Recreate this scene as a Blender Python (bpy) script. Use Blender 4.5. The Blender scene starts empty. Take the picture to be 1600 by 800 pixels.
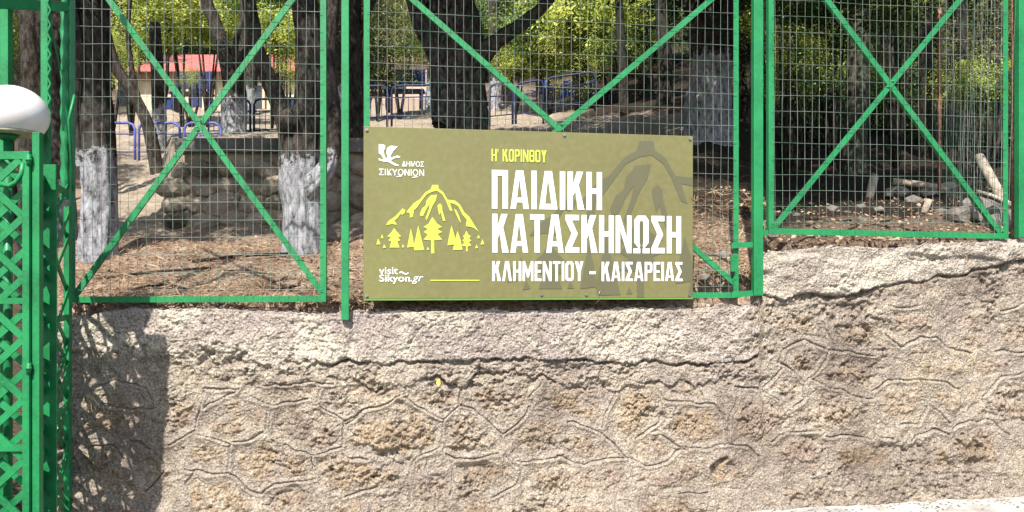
import bpy, math, random
import numpy as np
from mathutils import Vector, Matrix
random.seed(7); rng = np.random.default_rng(7)
SC = bpy.context.scene
COL = SC.collection
R = math.radians
# ------------------------------------------------------------------ camera
F = 1250.0; CAMZ = 1.47; HZ = 434.0          # focal length in photo pixels, eye height, horizon row
cam = bpy.data.objects.new('camera', bpy.data.cameras.new('camera'))
COL.objects.link(cam); SC.camera = cam
cam.location = (0, 0, CAMZ); cam.rotation_euler = (R(90), 0, 0)
cam.data.sensor_width = 36; cam.data.lens = 36*F/1600; cam.data.shift_y = (HZ-400)/1600
cam.data.clip_end = 600
# ------------------------------------------------------------------ sky and sun
SUN = Vector((.19, .77, -.92)).normalized()     # direction the light travels
elev = math.asin(-SUN.z); azi = math.atan2(-SUN.x, -SUN.y)
w = bpy.data.worlds.new('World'); SC.world = w; w.use_nodes = True
nt = w.node_tree; bgn = nt.nodes['Background']
sky = nt.nodes.new('ShaderNodeTexSky'); sky.sky_type = 'NISHITA'; sky.sun_disc = False
sky.sun_elevation = elev; sky.sun_rotation = azi; sky.air_density = 1.0; sky.dust_density = 1.6
nt.links.new(sky.outputs[0], bgn.inputs[0]); bgn.inputs[1].default_value = .12
sun = bpy.data.objects.new('sun', bpy.data.lights.new('sun', 'SUN')); COL.objects.link(sun)
sun.data.energy = 4.6; sun.data.angle = R(.55); sun.data.color = (1, .955, .89)
sun.rotation_euler = SUN.to_track_quat('-Z', 'Y').to_euler()
SC.view_settings.view_transform = 'Standard'; SC.view_settings.look = 'None'
SC.view_settings.exposure = .86; SC.view_settings.gamma = 1

# ------------------------------------------------------------------ helpers
def P(px, py, d): return Vector(((px-800)/F*d, d, CAMZ+(HZ-py)/F*d))
def tag(o, label=None, cat=None, group=None, kind=None):
    if label: o['label'] = label
    if cat: o['category'] = cat
    if group: o['group'] = group
    if kind: o['kind'] = kind
    return o
def empty(name, loc, label, cat, group=None):
    o = bpy.data.objects.new(name, None); COL.objects.link(o); o.location = loc
    o.empty_display_size = .2
    return tag(o, label, cat, group)
def world_loc(o):
    v = Vector(o.location)
    while o.parent: o = o.parent; v += Vector(o.location)
    return v
def mesh_np(name, V, Fc, smooth=False):
    """V (n,3), Fc (m,k) all faces with k corners"""
    V = np.asarray(V, np.float32); Fc = np.asarray(Fc, np.int32)
    me = bpy.data.meshes.new(name)
    me.vertices.add(len(V)); me.vertices.foreach_set('co', V.ravel())
    k = Fc.shape[1]
    me.loops.add(Fc.size); me.loops.foreach_set('vertex_index', Fc.ravel())
    me.polygons.add(len(Fc)); me.polygons.foreach_set('loop_start', np.arange(0, Fc.size, k, dtype=np.int32))
    me.polygons.foreach_set('loop_total', np.full(len(Fc), k, np.int32))
    if smooth: me.polygons.foreach_set('use_smooth', np.ones(len(Fc), bool))
    me.update(calc_edges=True)
    return me
def link_mesh(name, me, mat, parent=None, origin=None):
    o = bpy.data.objects.new(name, me); COL.objects.link(o)
    if mat and not me.materials: me.materials.append(mat)
    if parent is not None:
        o.parent = parent; off = world_loc(parent)
    else:
        off = Vector(origin) if origin is not None else None
        if off is None:
            n = len(me.vertices); a = np.empty(n*3, np.float32); me.vertices.foreach_get('co', a); a = a.reshape(-1, 3)
            off = Vector((float(a[:, 0].mean()), float(a[:, 1].mean()), float(a[:, 2].min())))
        o.location = off
    me.transform(Matrix.Translation(-off))
    return o
class MB:
    def __init__(s): s.v = []; s.f = []; s.sm = []
    def add(s, vs, fs, smooth=False):
        n = len(s.v); s.v += [tuple(v) for v in vs]; s.f += [tuple(i+n for i in f) for f in fs]; s.sm += [smooth]*len(fs)
    def bar(s, a, b, w, t, nrm=(0, -1, 0), ext=0):
        """rectangular bar from a to b, width w across (in plane perpendicular to nrm), thickness t along nrm"""
        a = Vector(a); b = Vector(b); d = (b-a).normalized(); a = a-d*ext; b = b+d*ext
        n = Vector(nrm); n = (n-d*n.dot(d)).normalized(); u = d.cross(n)
        c = []
        for p in (a, b):
            for (i, j) in ((-1, -1), (1, -1), (1, 1), (-1, 1)): c.append(p+u*(i*w/2)+n*(j*t/2))
        s.add(c, [(0, 1, 2, 3), (7, 6, 5, 4), (0, 4, 5, 1), (1, 5, 6, 2), (2, 6, 7, 3), (3, 7, 4, 0)])
    def box(s, c, sx, sy, sz):
        s.bar(Vector(c)-Vector((0, 0, sz/2)), Vector(c)+Vector((0, 0, sz/2)), sx, sy)
    def angle(s, a, b, w, t, inward, nrm=(0, -1, 0)):
        """L section: one flange facing nrm, the other running back"""
        inward = Vector(inward); n = Vector(nrm)
        s.bar(a, b, w, t, nrm)
        s.bar(Vector(a)-inward*(w/2-t/2)-n*(w/2+.0005), Vector(b)-inward*(w/2-t/2)-n*(w/2+.0005), t, w-t, nrm) if False else s.bar(Vector(a)-inward*(w/2-t/2-.0003)-n*(w/2), Vector(b)-inward*(w/2-t/2-.0003)-n*(w/2), t*.96, w-t*1.05, nrm)
    def tube(s, pts, r, n=8, cap=True):
        pts = [Vector(p) for p in pts]; rs = r if isinstance(r, (list, tuple)) else [r]*len(pts)
        prev = None; V = []
        for i, p in enumerate(pts):
            d = (pts[min(i+1, len(pts)-1)]-pts[max(i-1, 0)]).normalized()
            if prev is None:
                u = d.cross(Vector((0, 0, 1)));
                if u.length < .1: u = d.cross(Vector((1, 0, 0)))
            else: u = prev-d*prev.dot(d)
            u.normalize(); prev = u; v = d.cross(u)
            for k in range(n):
                a = 2*math.pi*k/n; V.append(p+(u*math.cos(a)+v*math.sin(a))*rs[i])
        fs = [(i*n+k, i*n+(k+1) % n, (i+1)*n+(k+1) % n, (i+1)*n+k) for i in range(len(pts)-1) for k in range(n)]
        s.add(V, fs, True)
        if cap:
            m = len(s.v)-len(V); s.f += [tuple(m+k for k in range(n-1, -1, -1)), tuple(m+(len(pts)-1)*n+k for k in range(n))]; s.sm += [False, False]
    def blob(s, c, rx, ry, rz, seed=0, sub=1, amp=.2):
        import bmesh
        bm = bmesh.new(); bmesh.ops.create_icosphere(bm, subdivisions=sub, radius=1)
        rr = random.Random(seed); q = Matrix.Rotation(rr.random()*6, 3, 'Z')@Matrix.Rotation((rr.random()-.5)*.6, 3, 'X')
        vs = []
        for v in bm.verts:
            k = 1+amp*(rr.random()-.5)*2; co = q@(v.co*k)
            vs.append(Vector((co.x*rx, co.y*ry, co.z*rz))+Vector(c))
        s.add(vs, [[v.index for v in f.verts] for f in bm.faces]); bm.free()
    def mesh(s, name):
        me = bpy.data.meshes.new(name); me.from_pydata([tuple(v) for v in s.v], [], s.f)
        me.polygons.foreach_set('use_smooth', s.sm); me.update(); return me
    def build(s, name, mat, parent=None, bevel=0, origin=None):
        me = s.mesh(name); o = link_mesh(name, me, mat, parent, origin)
        if bevel:
            m = o.modifiers.new('bevel', 'BEVEL'); m.width = bevel; m.segments = 2; m.limit_method = 'ANGLE'
        return o

# ---- numpy noise
def _h(ix, iy, seed):
    n = (ix.astype(np.int64)*374761393+iy.astype(np.int64)*668265263+seed*1442695041) & 0x7fffffff
    n = ((n ^ (n >> 13))*1274126177) & 0x7fffffff
    return ((n ^ (n >> 16)) & 0xffff)/65535.0
def vn(x, y, seed=0):
    ix = np.floor(x); iy = np.floor(y); fx = x-ix; fy = y-iy
    fx = fx*fx*fx*(fx*(fx*6-15)+10); fy = fy*fy*fy*(fy*(fy*6-15)+10)
    a = _h(ix, iy, seed); b = _h(ix+1, iy, seed); c = _h(ix, iy+1, seed); d = _h(ix+1, iy+1, seed)
    return (a+(b-a)*fx)*(1-fy)+(c+(d-c)*fx)*fy-.5
def fbm(x, y, o=4, seed=0, g=.5):
    s = 0; a = 1
    for k in range(o): s = s+a*vn(x*2**k+k*17.3, y*2**k+k*9.1, seed+k); a *= g
    return s
def worley(x, y, seed=0):
    ix = np.floor(x); iy = np.floor(y); best = np.full(x.shape, 9.); sec = np.full(x.shape, 9.)
    for dx in (-1, 0, 1):
        for dy in (-1, 0, 1):
            cx = ix+dx; cy = iy+dy
            d = np.hypot(cx+_h(cx, cy, seed)-x, cy+_h(cx, cy, seed+5)-y)
            sec = np.minimum(sec, np.maximum(best, d)); best = np.minimum(best, d)
    return best, sec
def sstep(a, b, x):
    t = np.clip((x-a)/(b-a), 0, 1); return t*t*(3-2*t)

# ------------------------------------------------------------------ materials
def mat_new(name):
    m = bpy.data.materials.new(name); m.use_nodes = True; n = m.node_tree
    return m, n, n.nodes['Principled BSDF']
def nd(n, t, **k):
    x = n.nodes.new(t)
    for a, b in k.items(): setattr(x, a, b)
    return x
def noise(n, scale, detail=4, rough=.55, vec=None, w4=False):
    x = nd(n, 'ShaderNodeTexNoise'); x.inputs['Scale'].default_value = scale; x.inputs['Detail'].default_value = detail; x.inputs['Roughness'].default_value = rough
    if vec is not None: n.links.new(vec, x.inputs['Vector'])
    return x
def ramp(n, src, stops):
    r = nd(n, 'ShaderNodeValToRGB'); e = r.color_ramp.elements
    e[0].position, e[0].color = stops[0][0], (*stops[0][1], 1); e[1].position, e[1].color = stops[-1][0], (*stops[-1][1], 1)
    for p, c in stops[1:-1]: q = e.new(p); q.color = (*c, 1)
    n.links.new(src, r.inputs[0]); return r.outputs[0]
def mix(n, fac, a, b, mode='MIX'):
    x = nd(n, 'ShaderNodeMix', data_type='RGBA', blend_type=mode)
    for s, v in ((x.inputs[0], fac), (x.inputs[6], a), (x.inputs[7], b)):
        if hasattr(v, 'is_linked') or hasattr(v, 'links'): n.links.new(v, s)
        else: s.default_value = v if isinstance(v, (int, float)) else (*v, 1)
    return x.outputs[2]
def bump(n, h, strength, dist, bsdf, prev=None):
    b = nd(n, 'ShaderNodeBump'); b.inputs['Strength'].default_value = strength; b.inputs['Distance'].default_value = dist
    n.links.new(h, b.inputs['Height']); n.links.new(b.outputs[0], bsdf.inputs['Normal']); return b
def pos(n): return nd(n, 'ShaderNodeNewGeometry').outputs['Position']
def simple(name, c1, c2, scale=8, rough=.7, bmp=.2, bd=.01, spec=.3, metal=0, bscale=None, stretch=None):
    m, n, b = mat_new(name); p = pos(n)
    if stretch:
        mp = nd(n, 'ShaderNodeMapping'); mp.inputs['Scale'].default_value = stretch; n.links.new(p, mp.inputs[0]); p = mp.outputs[0]
    t = noise(n, scale, 6, .6, p)
    n.links.new(ramp(n, t.outputs[0], [(.32, c1), (.68, c2)]), b.inputs['Base Color'])
    b.inputs['Roughness'].default_value = rough; b.inputs['Specular IOR Level'].default_value = spec; b.inputs['Metallic'].default_value = metal
    if bmp:
        t2 = noise(n, bscale or scale*5, 5, .6, p); bump(n, t2.outputs[0], bmp, bd, b)
    return m
def green_paint(name, base, dark, chip=.68):
    m, n, b = mat_new(name); p = pos(n)
    t = noise(n, 5, 5, .6, p); t2 = noise(n, 60, 4, .6, p); t3 = noise(n, 23, 6, .7, p)
    c = ramp(n, t.outputs[0], [(.3, dark), (.6, base)])
    c = mix(n, ramp(n, t2.outputs[0], [(.45, (0, 0, 0)), (.75, (.35,)*3)]), c, tuple(min(1, x*1.35) for x in base))
    c = mix(n, ramp(n, t3.outputs[0], [(chip, (0, 0, 0)), (chip+.03, (1, 1, 1))]), c, (.10, .045, .02))
    n.links.new(c, b.inputs['Base Color'])
    t5 = noise(n, 2.3, 6, .65, p); c = mix(n, ramp(n, t5.outputs[0], [(.5, (0, 0, 0)), (.72, (.5,)*3)]), c, (.10, .30, .17)); t6 = noise(n, 130, 3, .6, p); c = mix(n, ramp(n, t6.outputs[0], [(.62, (0, 0, 0)), (.7, (.45,)*3)]), c, (.22, .17, .12))
    n.links.new(ramp(n, t2.outputs[0], [(.3, (.38,)*3), (.7, (.6,)*3)]), b.inputs['Roughness'])
    b.inputs['Specular IOR Level'].default_value = .45
    bump(n, t2.outputs[0], .25, .004, b)
    return m
GREEN = green_paint('green_enamel', (.014, .225, .070), (.008, .15, .048))
GREEN2 = green_paint('old_green_enamel', (.012, .215, .065), (.006, .12, .035), .7)
WIRE = simple('galvanised_wire', (.045, .12, .065), (.27, .30, .26), 6, .45, 0, spec=.5)
# wall materials use the vertex attributes stone, coping and tint
def wall_mat(name):
    m, n, b = mat_new(name); p = pos(n)
    at = nd(n, 'ShaderNodeAttribute', attribute_name='mask'); sep = nd(n, 'ShaderNodeSeparateColor'); n.links.new(at.outputs['Color'], sep.inputs[0])
    t1 = noise(n, 3.2, 6, .62, p); t2 = noise(n, 19, 7, .68, p); t3 = noise(n, 95, 4, .7, p); t4 = noise(n, 7.5, 5, .6, p)
    v = nd(n, 'ShaderNodeTexVoronoi'); v.inputs['Scale'].default_value = 70; n.links.new(p, v.inputs['Vector'])
    mortar = ramp(n, t2.outputs[0], [(.3, (.25, .205, .165)), (.5, (.41, .355, .29)), (.68, (.56, .505, .42))])
    mortar = mix(n, ramp(n, t1.outputs[0], [(.42, (0, 0, 0)), (.62, (.55,)*3)]), mortar, (.345, .29, .26))
    stone = ramp(n, t2.outputs[0], [(.28, (.19, .135, .105)), (.47, (.36, .285, .215)), (.6, (.50, .42, .325)), (.74, (.63, .56, .46))])
    stone = mix(n, ramp(n, t4.outputs[0], [(.52, (0, 0, 0)), (.66, (.75,)*3)]), stone, (.41, .32, .225))
    stone = mix(n, ramp(n, sep.outputs[2], [(.62, (0, 0, 0)), (.95, (.4,)*3)]), stone, (.44, .33, .21))
    stone = mix(n, ramp(n, sep.outputs[2], [(.05, (.5,)*3), (.4, (0, 0, 0))]), stone, (.36, .28, .25))
    cop = ramp(n, t2.outputs[0], [(.3, (.21, .175, .145)), (.5, (.385, .33, .27)), (.68, (.56, .50, .425))])
    cop = mix(n, ramp(n, t4.outputs[0], [(.55, (0, 0, 0)), (.68, (.6,)*3)]), cop, (.27, .215, .185))
    cop = mix(n, ramp(n, t1.outputs[0], [(.56, (0, 0, 0)), (.7, (.45,)*3)]), cop, (.62, .53, .36))
    t5 = noise(n, 1.7, 5, .65, p); stain = ramp(n, t5.outputs[0], [(.34, (.52, .48, .44)), (.46, (.79, .76, .71)), (.56, (.90, .88, .82)), (.68, (.94, .88, .74))])
    cop = mix(n, ramp(n, sep.outputs[2], [(.28, (.75,)*3), (.52, (0, 0, 0))]), cop, (.345, .285, .265)); cop = mix(n, ramp(n, sep.outputs[2], [(.62, (0, 0, 0)), (1, (.7,)*3)]), cop, (.60, .54, .43))
    c = mix(n, sep.outputs[0], mortar, stone); rf = nd(n, 'ShaderNodeMath', operation='MULTIPLY'); rf.inputs[1].default_value = .4; n.links.new(at.outputs['Alpha'], rf.inputs[0]); c = mix(n, rf.outputs[0], c, (.50, .46, .40)); c = mix(n, 1.0, c, stain, 'MULTIPLY'); t7 = noise(n, 11, 6, .7, p); c = mix(n, ramp(n, t7.outputs[0], [(.56, (0, 0, 0)), (.66, (.55,)*3)]), c, (.20, .165, .155)); c = mix(n, sep.outputs[1], c, cop)
    c = mix(n, ramp(n, t3.outputs[0], [(.38, (.75,)*3), (.52, (0, 0, 0))]), c, (.10, .075, .065))       # pits
    c = mix(n, ramp(n, t3.outputs[0], [(.58, (0, 0, 0)), (.68, (.6,)*3)]), c, (.66, .61, .54))          # pale grains
    n.links.new(c, b.inputs['Base Color']); b.inputs['Roughness'].default_value = .92; b.inputs['Specular IOR Level'].default_value = .15
    a = nd(n, 'ShaderNodeMath', operation='ADD'); n.links.new(t3.outputs[0], a.inputs[0]); n.links.new(v.outputs['Distance'], a.inputs[1])
    bump(n, a.outputs[0], 1, .0075, b)
    return m
WALL = wall_mat('rubble_and_mortar')
SOIL = None
def soil_mat():
    m, n, b = mat_new('needle_covered_soil'); p = pos(n)
    t = noise(n, 9, 8, .7, p)
    mp = nd(n, 'ShaderNodeMapping'); mp.inputs['Scale'].default_value = (18, 60, 30); mp.inputs['Rotation'].default_value = (0, 0, .25); n.links.new(p, mp.inputs[0])
    t2 = noise(n, 1.4, 7, .7, mp.outputs[0]); t3 = noise(n, .45, 4, .6, p)
    litter = ramp(n, t2.outputs[0], [(.32, (.05, .033, .024)), (.45, (.27, .185, .13)), (.6, (.46, .345, .255)), (.75, (.62, .51, .40))])
    dirt = ramp(n, t.outputs[0], [(.3, (.20, .15, .11)), (.55, (.40, .33, .25)), (.75, (.56, .49, .40))])
    at = nd(n, 'ShaderNodeAttribute', attribute_name='mask'); sep = nd(n, 'ShaderNodeSeparateColor'); n.links.new(at.outputs['Color'], sep.inputs[0])
    c = mix(n, sep.outputs[0], litter, dirt)
    dark = ramp(n, t2.outputs[0], [(.3, (.010, .009, .007)), (.5, (.034, .026, .019)), (.72, (.09, .065, .045))])  # soil tone with the shade of the trees put into its colour
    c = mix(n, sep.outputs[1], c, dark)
    n.links.new(c, b.inputs['Base Color']); b.inputs['Roughness'].default_value = .95; b.inputs['Specular IOR Level'].default_value = .1
    bump(n, t2.outputs[0], .9, .03, b)
    return m
SOIL = soil_mat()
def bark_mat(name, white_top=None, c1=(.018, .014, .011), c2=(.085, .072, .060)):
    m, n, b = mat_new(name); p = nd(n, 'ShaderNodeTexCoord').outputs['Object']
    mp = nd(n, 'ShaderNodeMapping'); mp.inputs['Scale'].default_value = (1, 1, .42); n.links.new(p, mp.inputs[0])
    t = noise(n, 24, 7, .7, mp.outputs[0]); t3 = noise(n, 4, 4, .6, p)
    c = ramp(n, t.outputs[0], [(.40, c1), (.62, c2)])
    c = mix(n, ramp(n, t3.outputs[0], [(.5, (0, 0, 0)), (.7, (.4,)*3)]), c, (.085, .088, .065))
    if white_top is not None:
        sx = nd(n, 'ShaderNodeSeparateXYZ'); n.links.new(p, sx.inputs[0])
        tn = noise(n, 9, 5, .7, p)
        a = nd(n, 'ShaderNodeMath', operation='MULTIPLY_ADD'); a.inputs[1].default_value = .8; n.links.new(tn.outputs[0], a.inputs[0]); n.links.new(sx.outputs[2], a.inputs[2])
        f = nd(n, 'ShaderNodeMapRange'); f.inputs[1].default_value = white_top+.40-.02; f.inputs[2].default_value = white_top+.40+.03; f.inputs[3].default_value = 1; f.inputs[4].default_value = 0
        n.links.new(a.outputs[0], f.inputs[0])
        wm = ramp(n, t.outputs[0], [(.36, (.085, .08, .078)), (.5, (.28, .278, .29)), (.68, (.50, .50, .525))])
        mm = nd(n, 'ShaderNodeMath', operation='MULTIPLY'); n.links.new(f.outputs[0], mm.inputs[0])
        wr = ramp(n, t.outputs[0], [(.30, (.15,)*3), (.40, (1,)*3)]); n.links.new(wr, mm.inputs[1])
        c = mix(n, mm.outputs[0], c, wm)
    n.links.new(c, b.inputs['Base Color']); b.inputs['Roughness'].default_value = .9; b.inputs['Specular IOR Level'].default_value = .15
    bump(n, t.outputs[0], .9, .03, b)
    return m
BARK = bark_mat('dark_bark')
def leaf_mat(name, stops, trans=.35):
    m, n, b = mat_new(name); g = nd(n, 'ShaderNodeNewGeometry')
    oi = nd(n, 'ShaderNodeObjectInfo'); t = noise(n, 1.6, 3, .5, g.outputs['Position'])
    a = nd(n, 'ShaderNodeMath', operation='MULTIPLY_ADD'); a.inputs[1].default_value = .45; n.links.new(g.outputs['Random Per Island'], a.inputs[0]); n.links.new(t.outputs[0], a.inputs[2])
    s = nd(n, 'ShaderNodeMath', operation='SUBTRACT'); n.links.new(a.outputs[0], s.inputs[0]); s.inputs[1].default_value = .2
    c = ramp(n, s.outputs[0], stops)
    n.links.new(c, b.inputs['Base Color']); b.inputs['Roughness'].default_value = .5; b.inputs['Specular IOR Level'].default_value = .35
    tr = nd(n, 'ShaderNodeBsdfTranslucent'); n.links.new(c, tr.inputs[0])
    mx = nd(n, 'ShaderNodeMixShader'); mx.inputs[0].default_value = trans
    n.links.new(b.outputs[0], mx.inputs[1]); n.links.new(tr.outputs[0], mx.inputs[2])
    n.links.new(mx.outputs[0], n.nodes['Material Output'].inputs[0])
    return m
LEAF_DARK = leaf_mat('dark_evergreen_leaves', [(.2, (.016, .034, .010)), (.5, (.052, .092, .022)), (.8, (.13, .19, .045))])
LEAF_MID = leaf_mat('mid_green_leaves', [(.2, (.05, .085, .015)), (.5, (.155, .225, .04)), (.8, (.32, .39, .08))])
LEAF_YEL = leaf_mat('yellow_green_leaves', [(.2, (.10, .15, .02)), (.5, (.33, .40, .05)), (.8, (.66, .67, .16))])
LEAF_DRY = leaf_mat('dry_olive_leaves', [(.2, (.045, .048, .02)), (.5, (.15, .145, .05)), (.8, (.33, .31, .13))])
LITTER = leaf_mat('fallen_leaves', [(.2, (.05, .028, .018)), (.5, (.26, .16, .09)), (.8, (.52, .40, .27))], .1)

# ------------------------------------------------------------------ plan of the fence and the wall
KX, KY = -.972, 4.632
def Yf(X):
    X = np.asarray(X, float)
    return np.where(X > KX, KY+.157*(X-KX), KY+.045*(X-KX))
def on_fence(px, py, off=0.0):
    """point of the fence plane seen at a pixel; off moves it towards the road"""
    k = (px-800)/F
    Y = (KY-off-.157*KX)/(1-.157*k) if px > 536 else (KY-off-.045*KX)/(1-.045*k)
    return P(px, py, Y)

# ================================================================== GROUND
def tbl():
    D = [4.4, 5.0, 6.2, 8.0, 8.35, 12, 16, 20, 26, 40, 60, 90]
    T = {-700: [900, 800, 640, 507, 490, 300, 235, 205, 175, 120, 40, -60],
         70: [830, 780, 640, 500, 480, 285, 225, 200, 172, 120, 40, -60],
         92: [478, 466, 406, 348, 336, 255, 220, 200, 170, 120, 40, -60],
         255: [478, 464, 404, 350, 338, 252, 215, 195, 168, 120, 30, -70],
         268: [478, 464, 404, 354, 226, 219, 207, 190, 167, 120, 30, -70],
         570: [478, 466, 400, 352, 224, 216, 196, 180, 165, 110, 20, -80],
         600: [478, 464, 400, 330, 310, 217, 193, 178, 164, 110, 20, -80],
         850: [476, 450, 385, 310, 295, 209, 189, 170, 160, 100, 10, -90],
         950: [474, 445, 370, 290, 275, 196, 165, 140, 120, 70, -10, -110],
         1110: [470, 440, 350, 272, 262, 172, 132, 105, 85, 40, -30, -130],
         1185: [465, 430, 350, 285, 277, 195, 145, 110, 80, 30, -40, -140],
         1215: [440, 388, 352, 320, 315, 262, 215, 170, 110, 30, -50, -150],
         1600: [440, 380, 335, 300, 295, 250, 205, 165, 110, 20, -60, -160],
         2400: [440, 380, 330, 290, 285, 240, 200, 160, 100, 10, -70, -170]}
    cs = sorted(T); return np.array(cs, float), np.array(D), np.array([T[c] for c in cs], float)
TC, TD, TT = tbl()
def tz(c, d):
    c = np.asarray(c, float); d = np.asarray(d, float)
    i = np.clip(np.searchsorted(TC, c)-1, 0, len(TC)-2); j = np.clip(np.searchsorted(TD, d)-1, 0, len(TD)-2)
    u = np.clip((c-TC[i])/(TC[i+1]-TC[i]), 0, 1); v = np.clip((d-TD[j])/(TD[j+1]-TD[j]), 0, 1)
    def z(ii, jj): return CAMZ+(HZ-TT[ii, jj])/F*TD[jj]
    return (z(i, j)*(1-u)+z(i+1, j)*u)*(1-v)+(z(i, j+1)*(1-u)+z(i+1, j+1)*u)*v
def tzx(X, Y): return float(tz(800+F*X/Y, Y))
cols = np.concatenate([np.arange(-700, 60, 16), np.arange(60, 1640, 3.2), np.arange(1640, 2400, 16)])
d = [0.13, 0.16]
while d[-1] < 84: d.append(d[-1]+.028+(d[-1])*.0135 if d[-1] < 5 else d[-1]*1.045)
dd = np.array(d)
C, DD = np.meshgrid(cols, dd)
k = (C-800)/F
YF = np.where(C > 536, (KY-.157*KX)/(1-.157*k), (KY-.045*KX)/(1-.045*k))
Yg = YF+DD; Xg = k*Yg
Zg = tz(C, Yg)
Zg += fbm(Xg*1.6, Yg*1.6, 4, 3)*.10*sstep(4.7, 7, Yg)+fbm(Xg*9, Yg*9, 3, 8)*.035*np.where(Yg < 14, 1, .4)
Zg += np.where(Yg > 13, fbm(Xg*.3, Yg*.3, 3, 5)*.5, 0)*sstep(13, 24, Yg)
Zg[0] -= .7
nr, nc = C.shape
idx = np.arange(nr*nc).reshape(nr, nc)
quads = np.stack([idx[:-1, :-1], idx[:-1, 1:], idx[1:, 1:], idx[1:, :-1]], -1).reshape(-1, 4)
me = mesh_np('hillside', np.stack([Xg, Yg, Zg], -1).reshape(-1, 3), quads, True)
# red: bare sandy ground, green: soil darkened for tree shade on the right, also far left and back
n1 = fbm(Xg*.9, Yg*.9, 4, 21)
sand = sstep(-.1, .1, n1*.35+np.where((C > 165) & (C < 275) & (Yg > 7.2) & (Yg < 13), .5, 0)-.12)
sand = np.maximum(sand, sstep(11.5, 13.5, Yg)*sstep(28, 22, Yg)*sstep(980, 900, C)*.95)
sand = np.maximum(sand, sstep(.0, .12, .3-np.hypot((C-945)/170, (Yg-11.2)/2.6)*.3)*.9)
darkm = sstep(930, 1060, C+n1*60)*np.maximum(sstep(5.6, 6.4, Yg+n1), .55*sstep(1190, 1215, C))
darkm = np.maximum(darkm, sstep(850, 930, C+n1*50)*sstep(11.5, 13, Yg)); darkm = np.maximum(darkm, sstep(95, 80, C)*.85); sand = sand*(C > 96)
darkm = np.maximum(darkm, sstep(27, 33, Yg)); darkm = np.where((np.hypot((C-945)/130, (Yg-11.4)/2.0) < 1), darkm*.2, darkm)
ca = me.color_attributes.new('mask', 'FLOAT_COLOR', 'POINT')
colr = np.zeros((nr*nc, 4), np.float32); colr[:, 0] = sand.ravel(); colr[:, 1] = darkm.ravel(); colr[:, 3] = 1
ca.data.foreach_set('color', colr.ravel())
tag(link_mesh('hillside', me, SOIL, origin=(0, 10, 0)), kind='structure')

ASPH = simple('worn_asphalt', (.045, .045, .047), (.075, .073, .07), 60, .9, .5, .01)
PALE = simple('pale_concrete', (.30, .28, .25), (.56, .54, .50), 5, .9, .8, .006, bscale=110)
g = MB(); g.add([(-160, -160, -.02), (160, -160, -.02), (160, 160, -.02), (-160, 160, -.02)], [(0, 1, 2, 3)])
tag(g.build('road', ASPH, origin=(0, 0, -.02)), kind='structure')
g = MB()
xs = np.linspace(-2.9, 8, 80); prof = [(-.62, -.015), (-.62, .012), (-.60, .022), (.08, .034)]
for x in xs:
    for (o, z) in prof: g.v.append((x, float(Yf(x))-.10+o, z+.02*(x-1)/6+random.uniform(-.0015, .0015)))
for i in range(len(xs)-1):
    for j in range(3): g.f.append((i*4+j, (i+1)*4+j, (i+1)*4+j+1, i*4+j+1)); g.sm.append(False)
tag(g.build('pavement', PALE, origin=(0, 4, 0)), kind='structure')

# ================================================================== THE RUBBLE WALL
TOPPTS = [(60, 500), (110, 498), (165, 486), (215, 480), (300, 482), (400, 487), (500, 489), (640, 485), (800, 485), (1000, 482), (1120, 479), (1176, 474),
          (1184, 462), (1187, 428), (1191, 404), (1199, 393), (1300, 388), (1400, 386), (1480, 380), (1600, 374), (1700, 371), (2600, 350)]
tpx = np.array([p[0] for p in TOPPTS], float); tpy = np.array([p[1] for p in TOPPTS], float)
WOFF = .03
X = np.concatenate([np.arange(-2.60, 3.55, .0052), np.arange(3.55, 5.2, .009), np.arange(5.2, 8, .05)])
Ytop = Yf(X)+WOFF
pxc = 800+F*X/Ytop
ztop = CAMZ+(HZ-np.interp(pxc, tpx, tpy))/F*Ytop+fbm(X*9, X*0, 4, 2)*.018+fbm(X*60, X*0, 2, 4)*.006
NR = 285
T = np.linspace(0, 1, NR)
XX = np.repeat(X[None, :], NR, 0); TTt = np.repeat(T[:, None], len(X), 1)
ZZ = -.06+(ztop[None, :]+.06)*TTt
batter = .11*(1-np.clip(ZZ/1.28, 0, 1))**1.3
YY = Yf(XX)+WOFF-batter
U = 800+F*XX/YY; V = HZ-F*(ZZ-CAMZ)/YY            # surface chart in which the wall was measured
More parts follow.
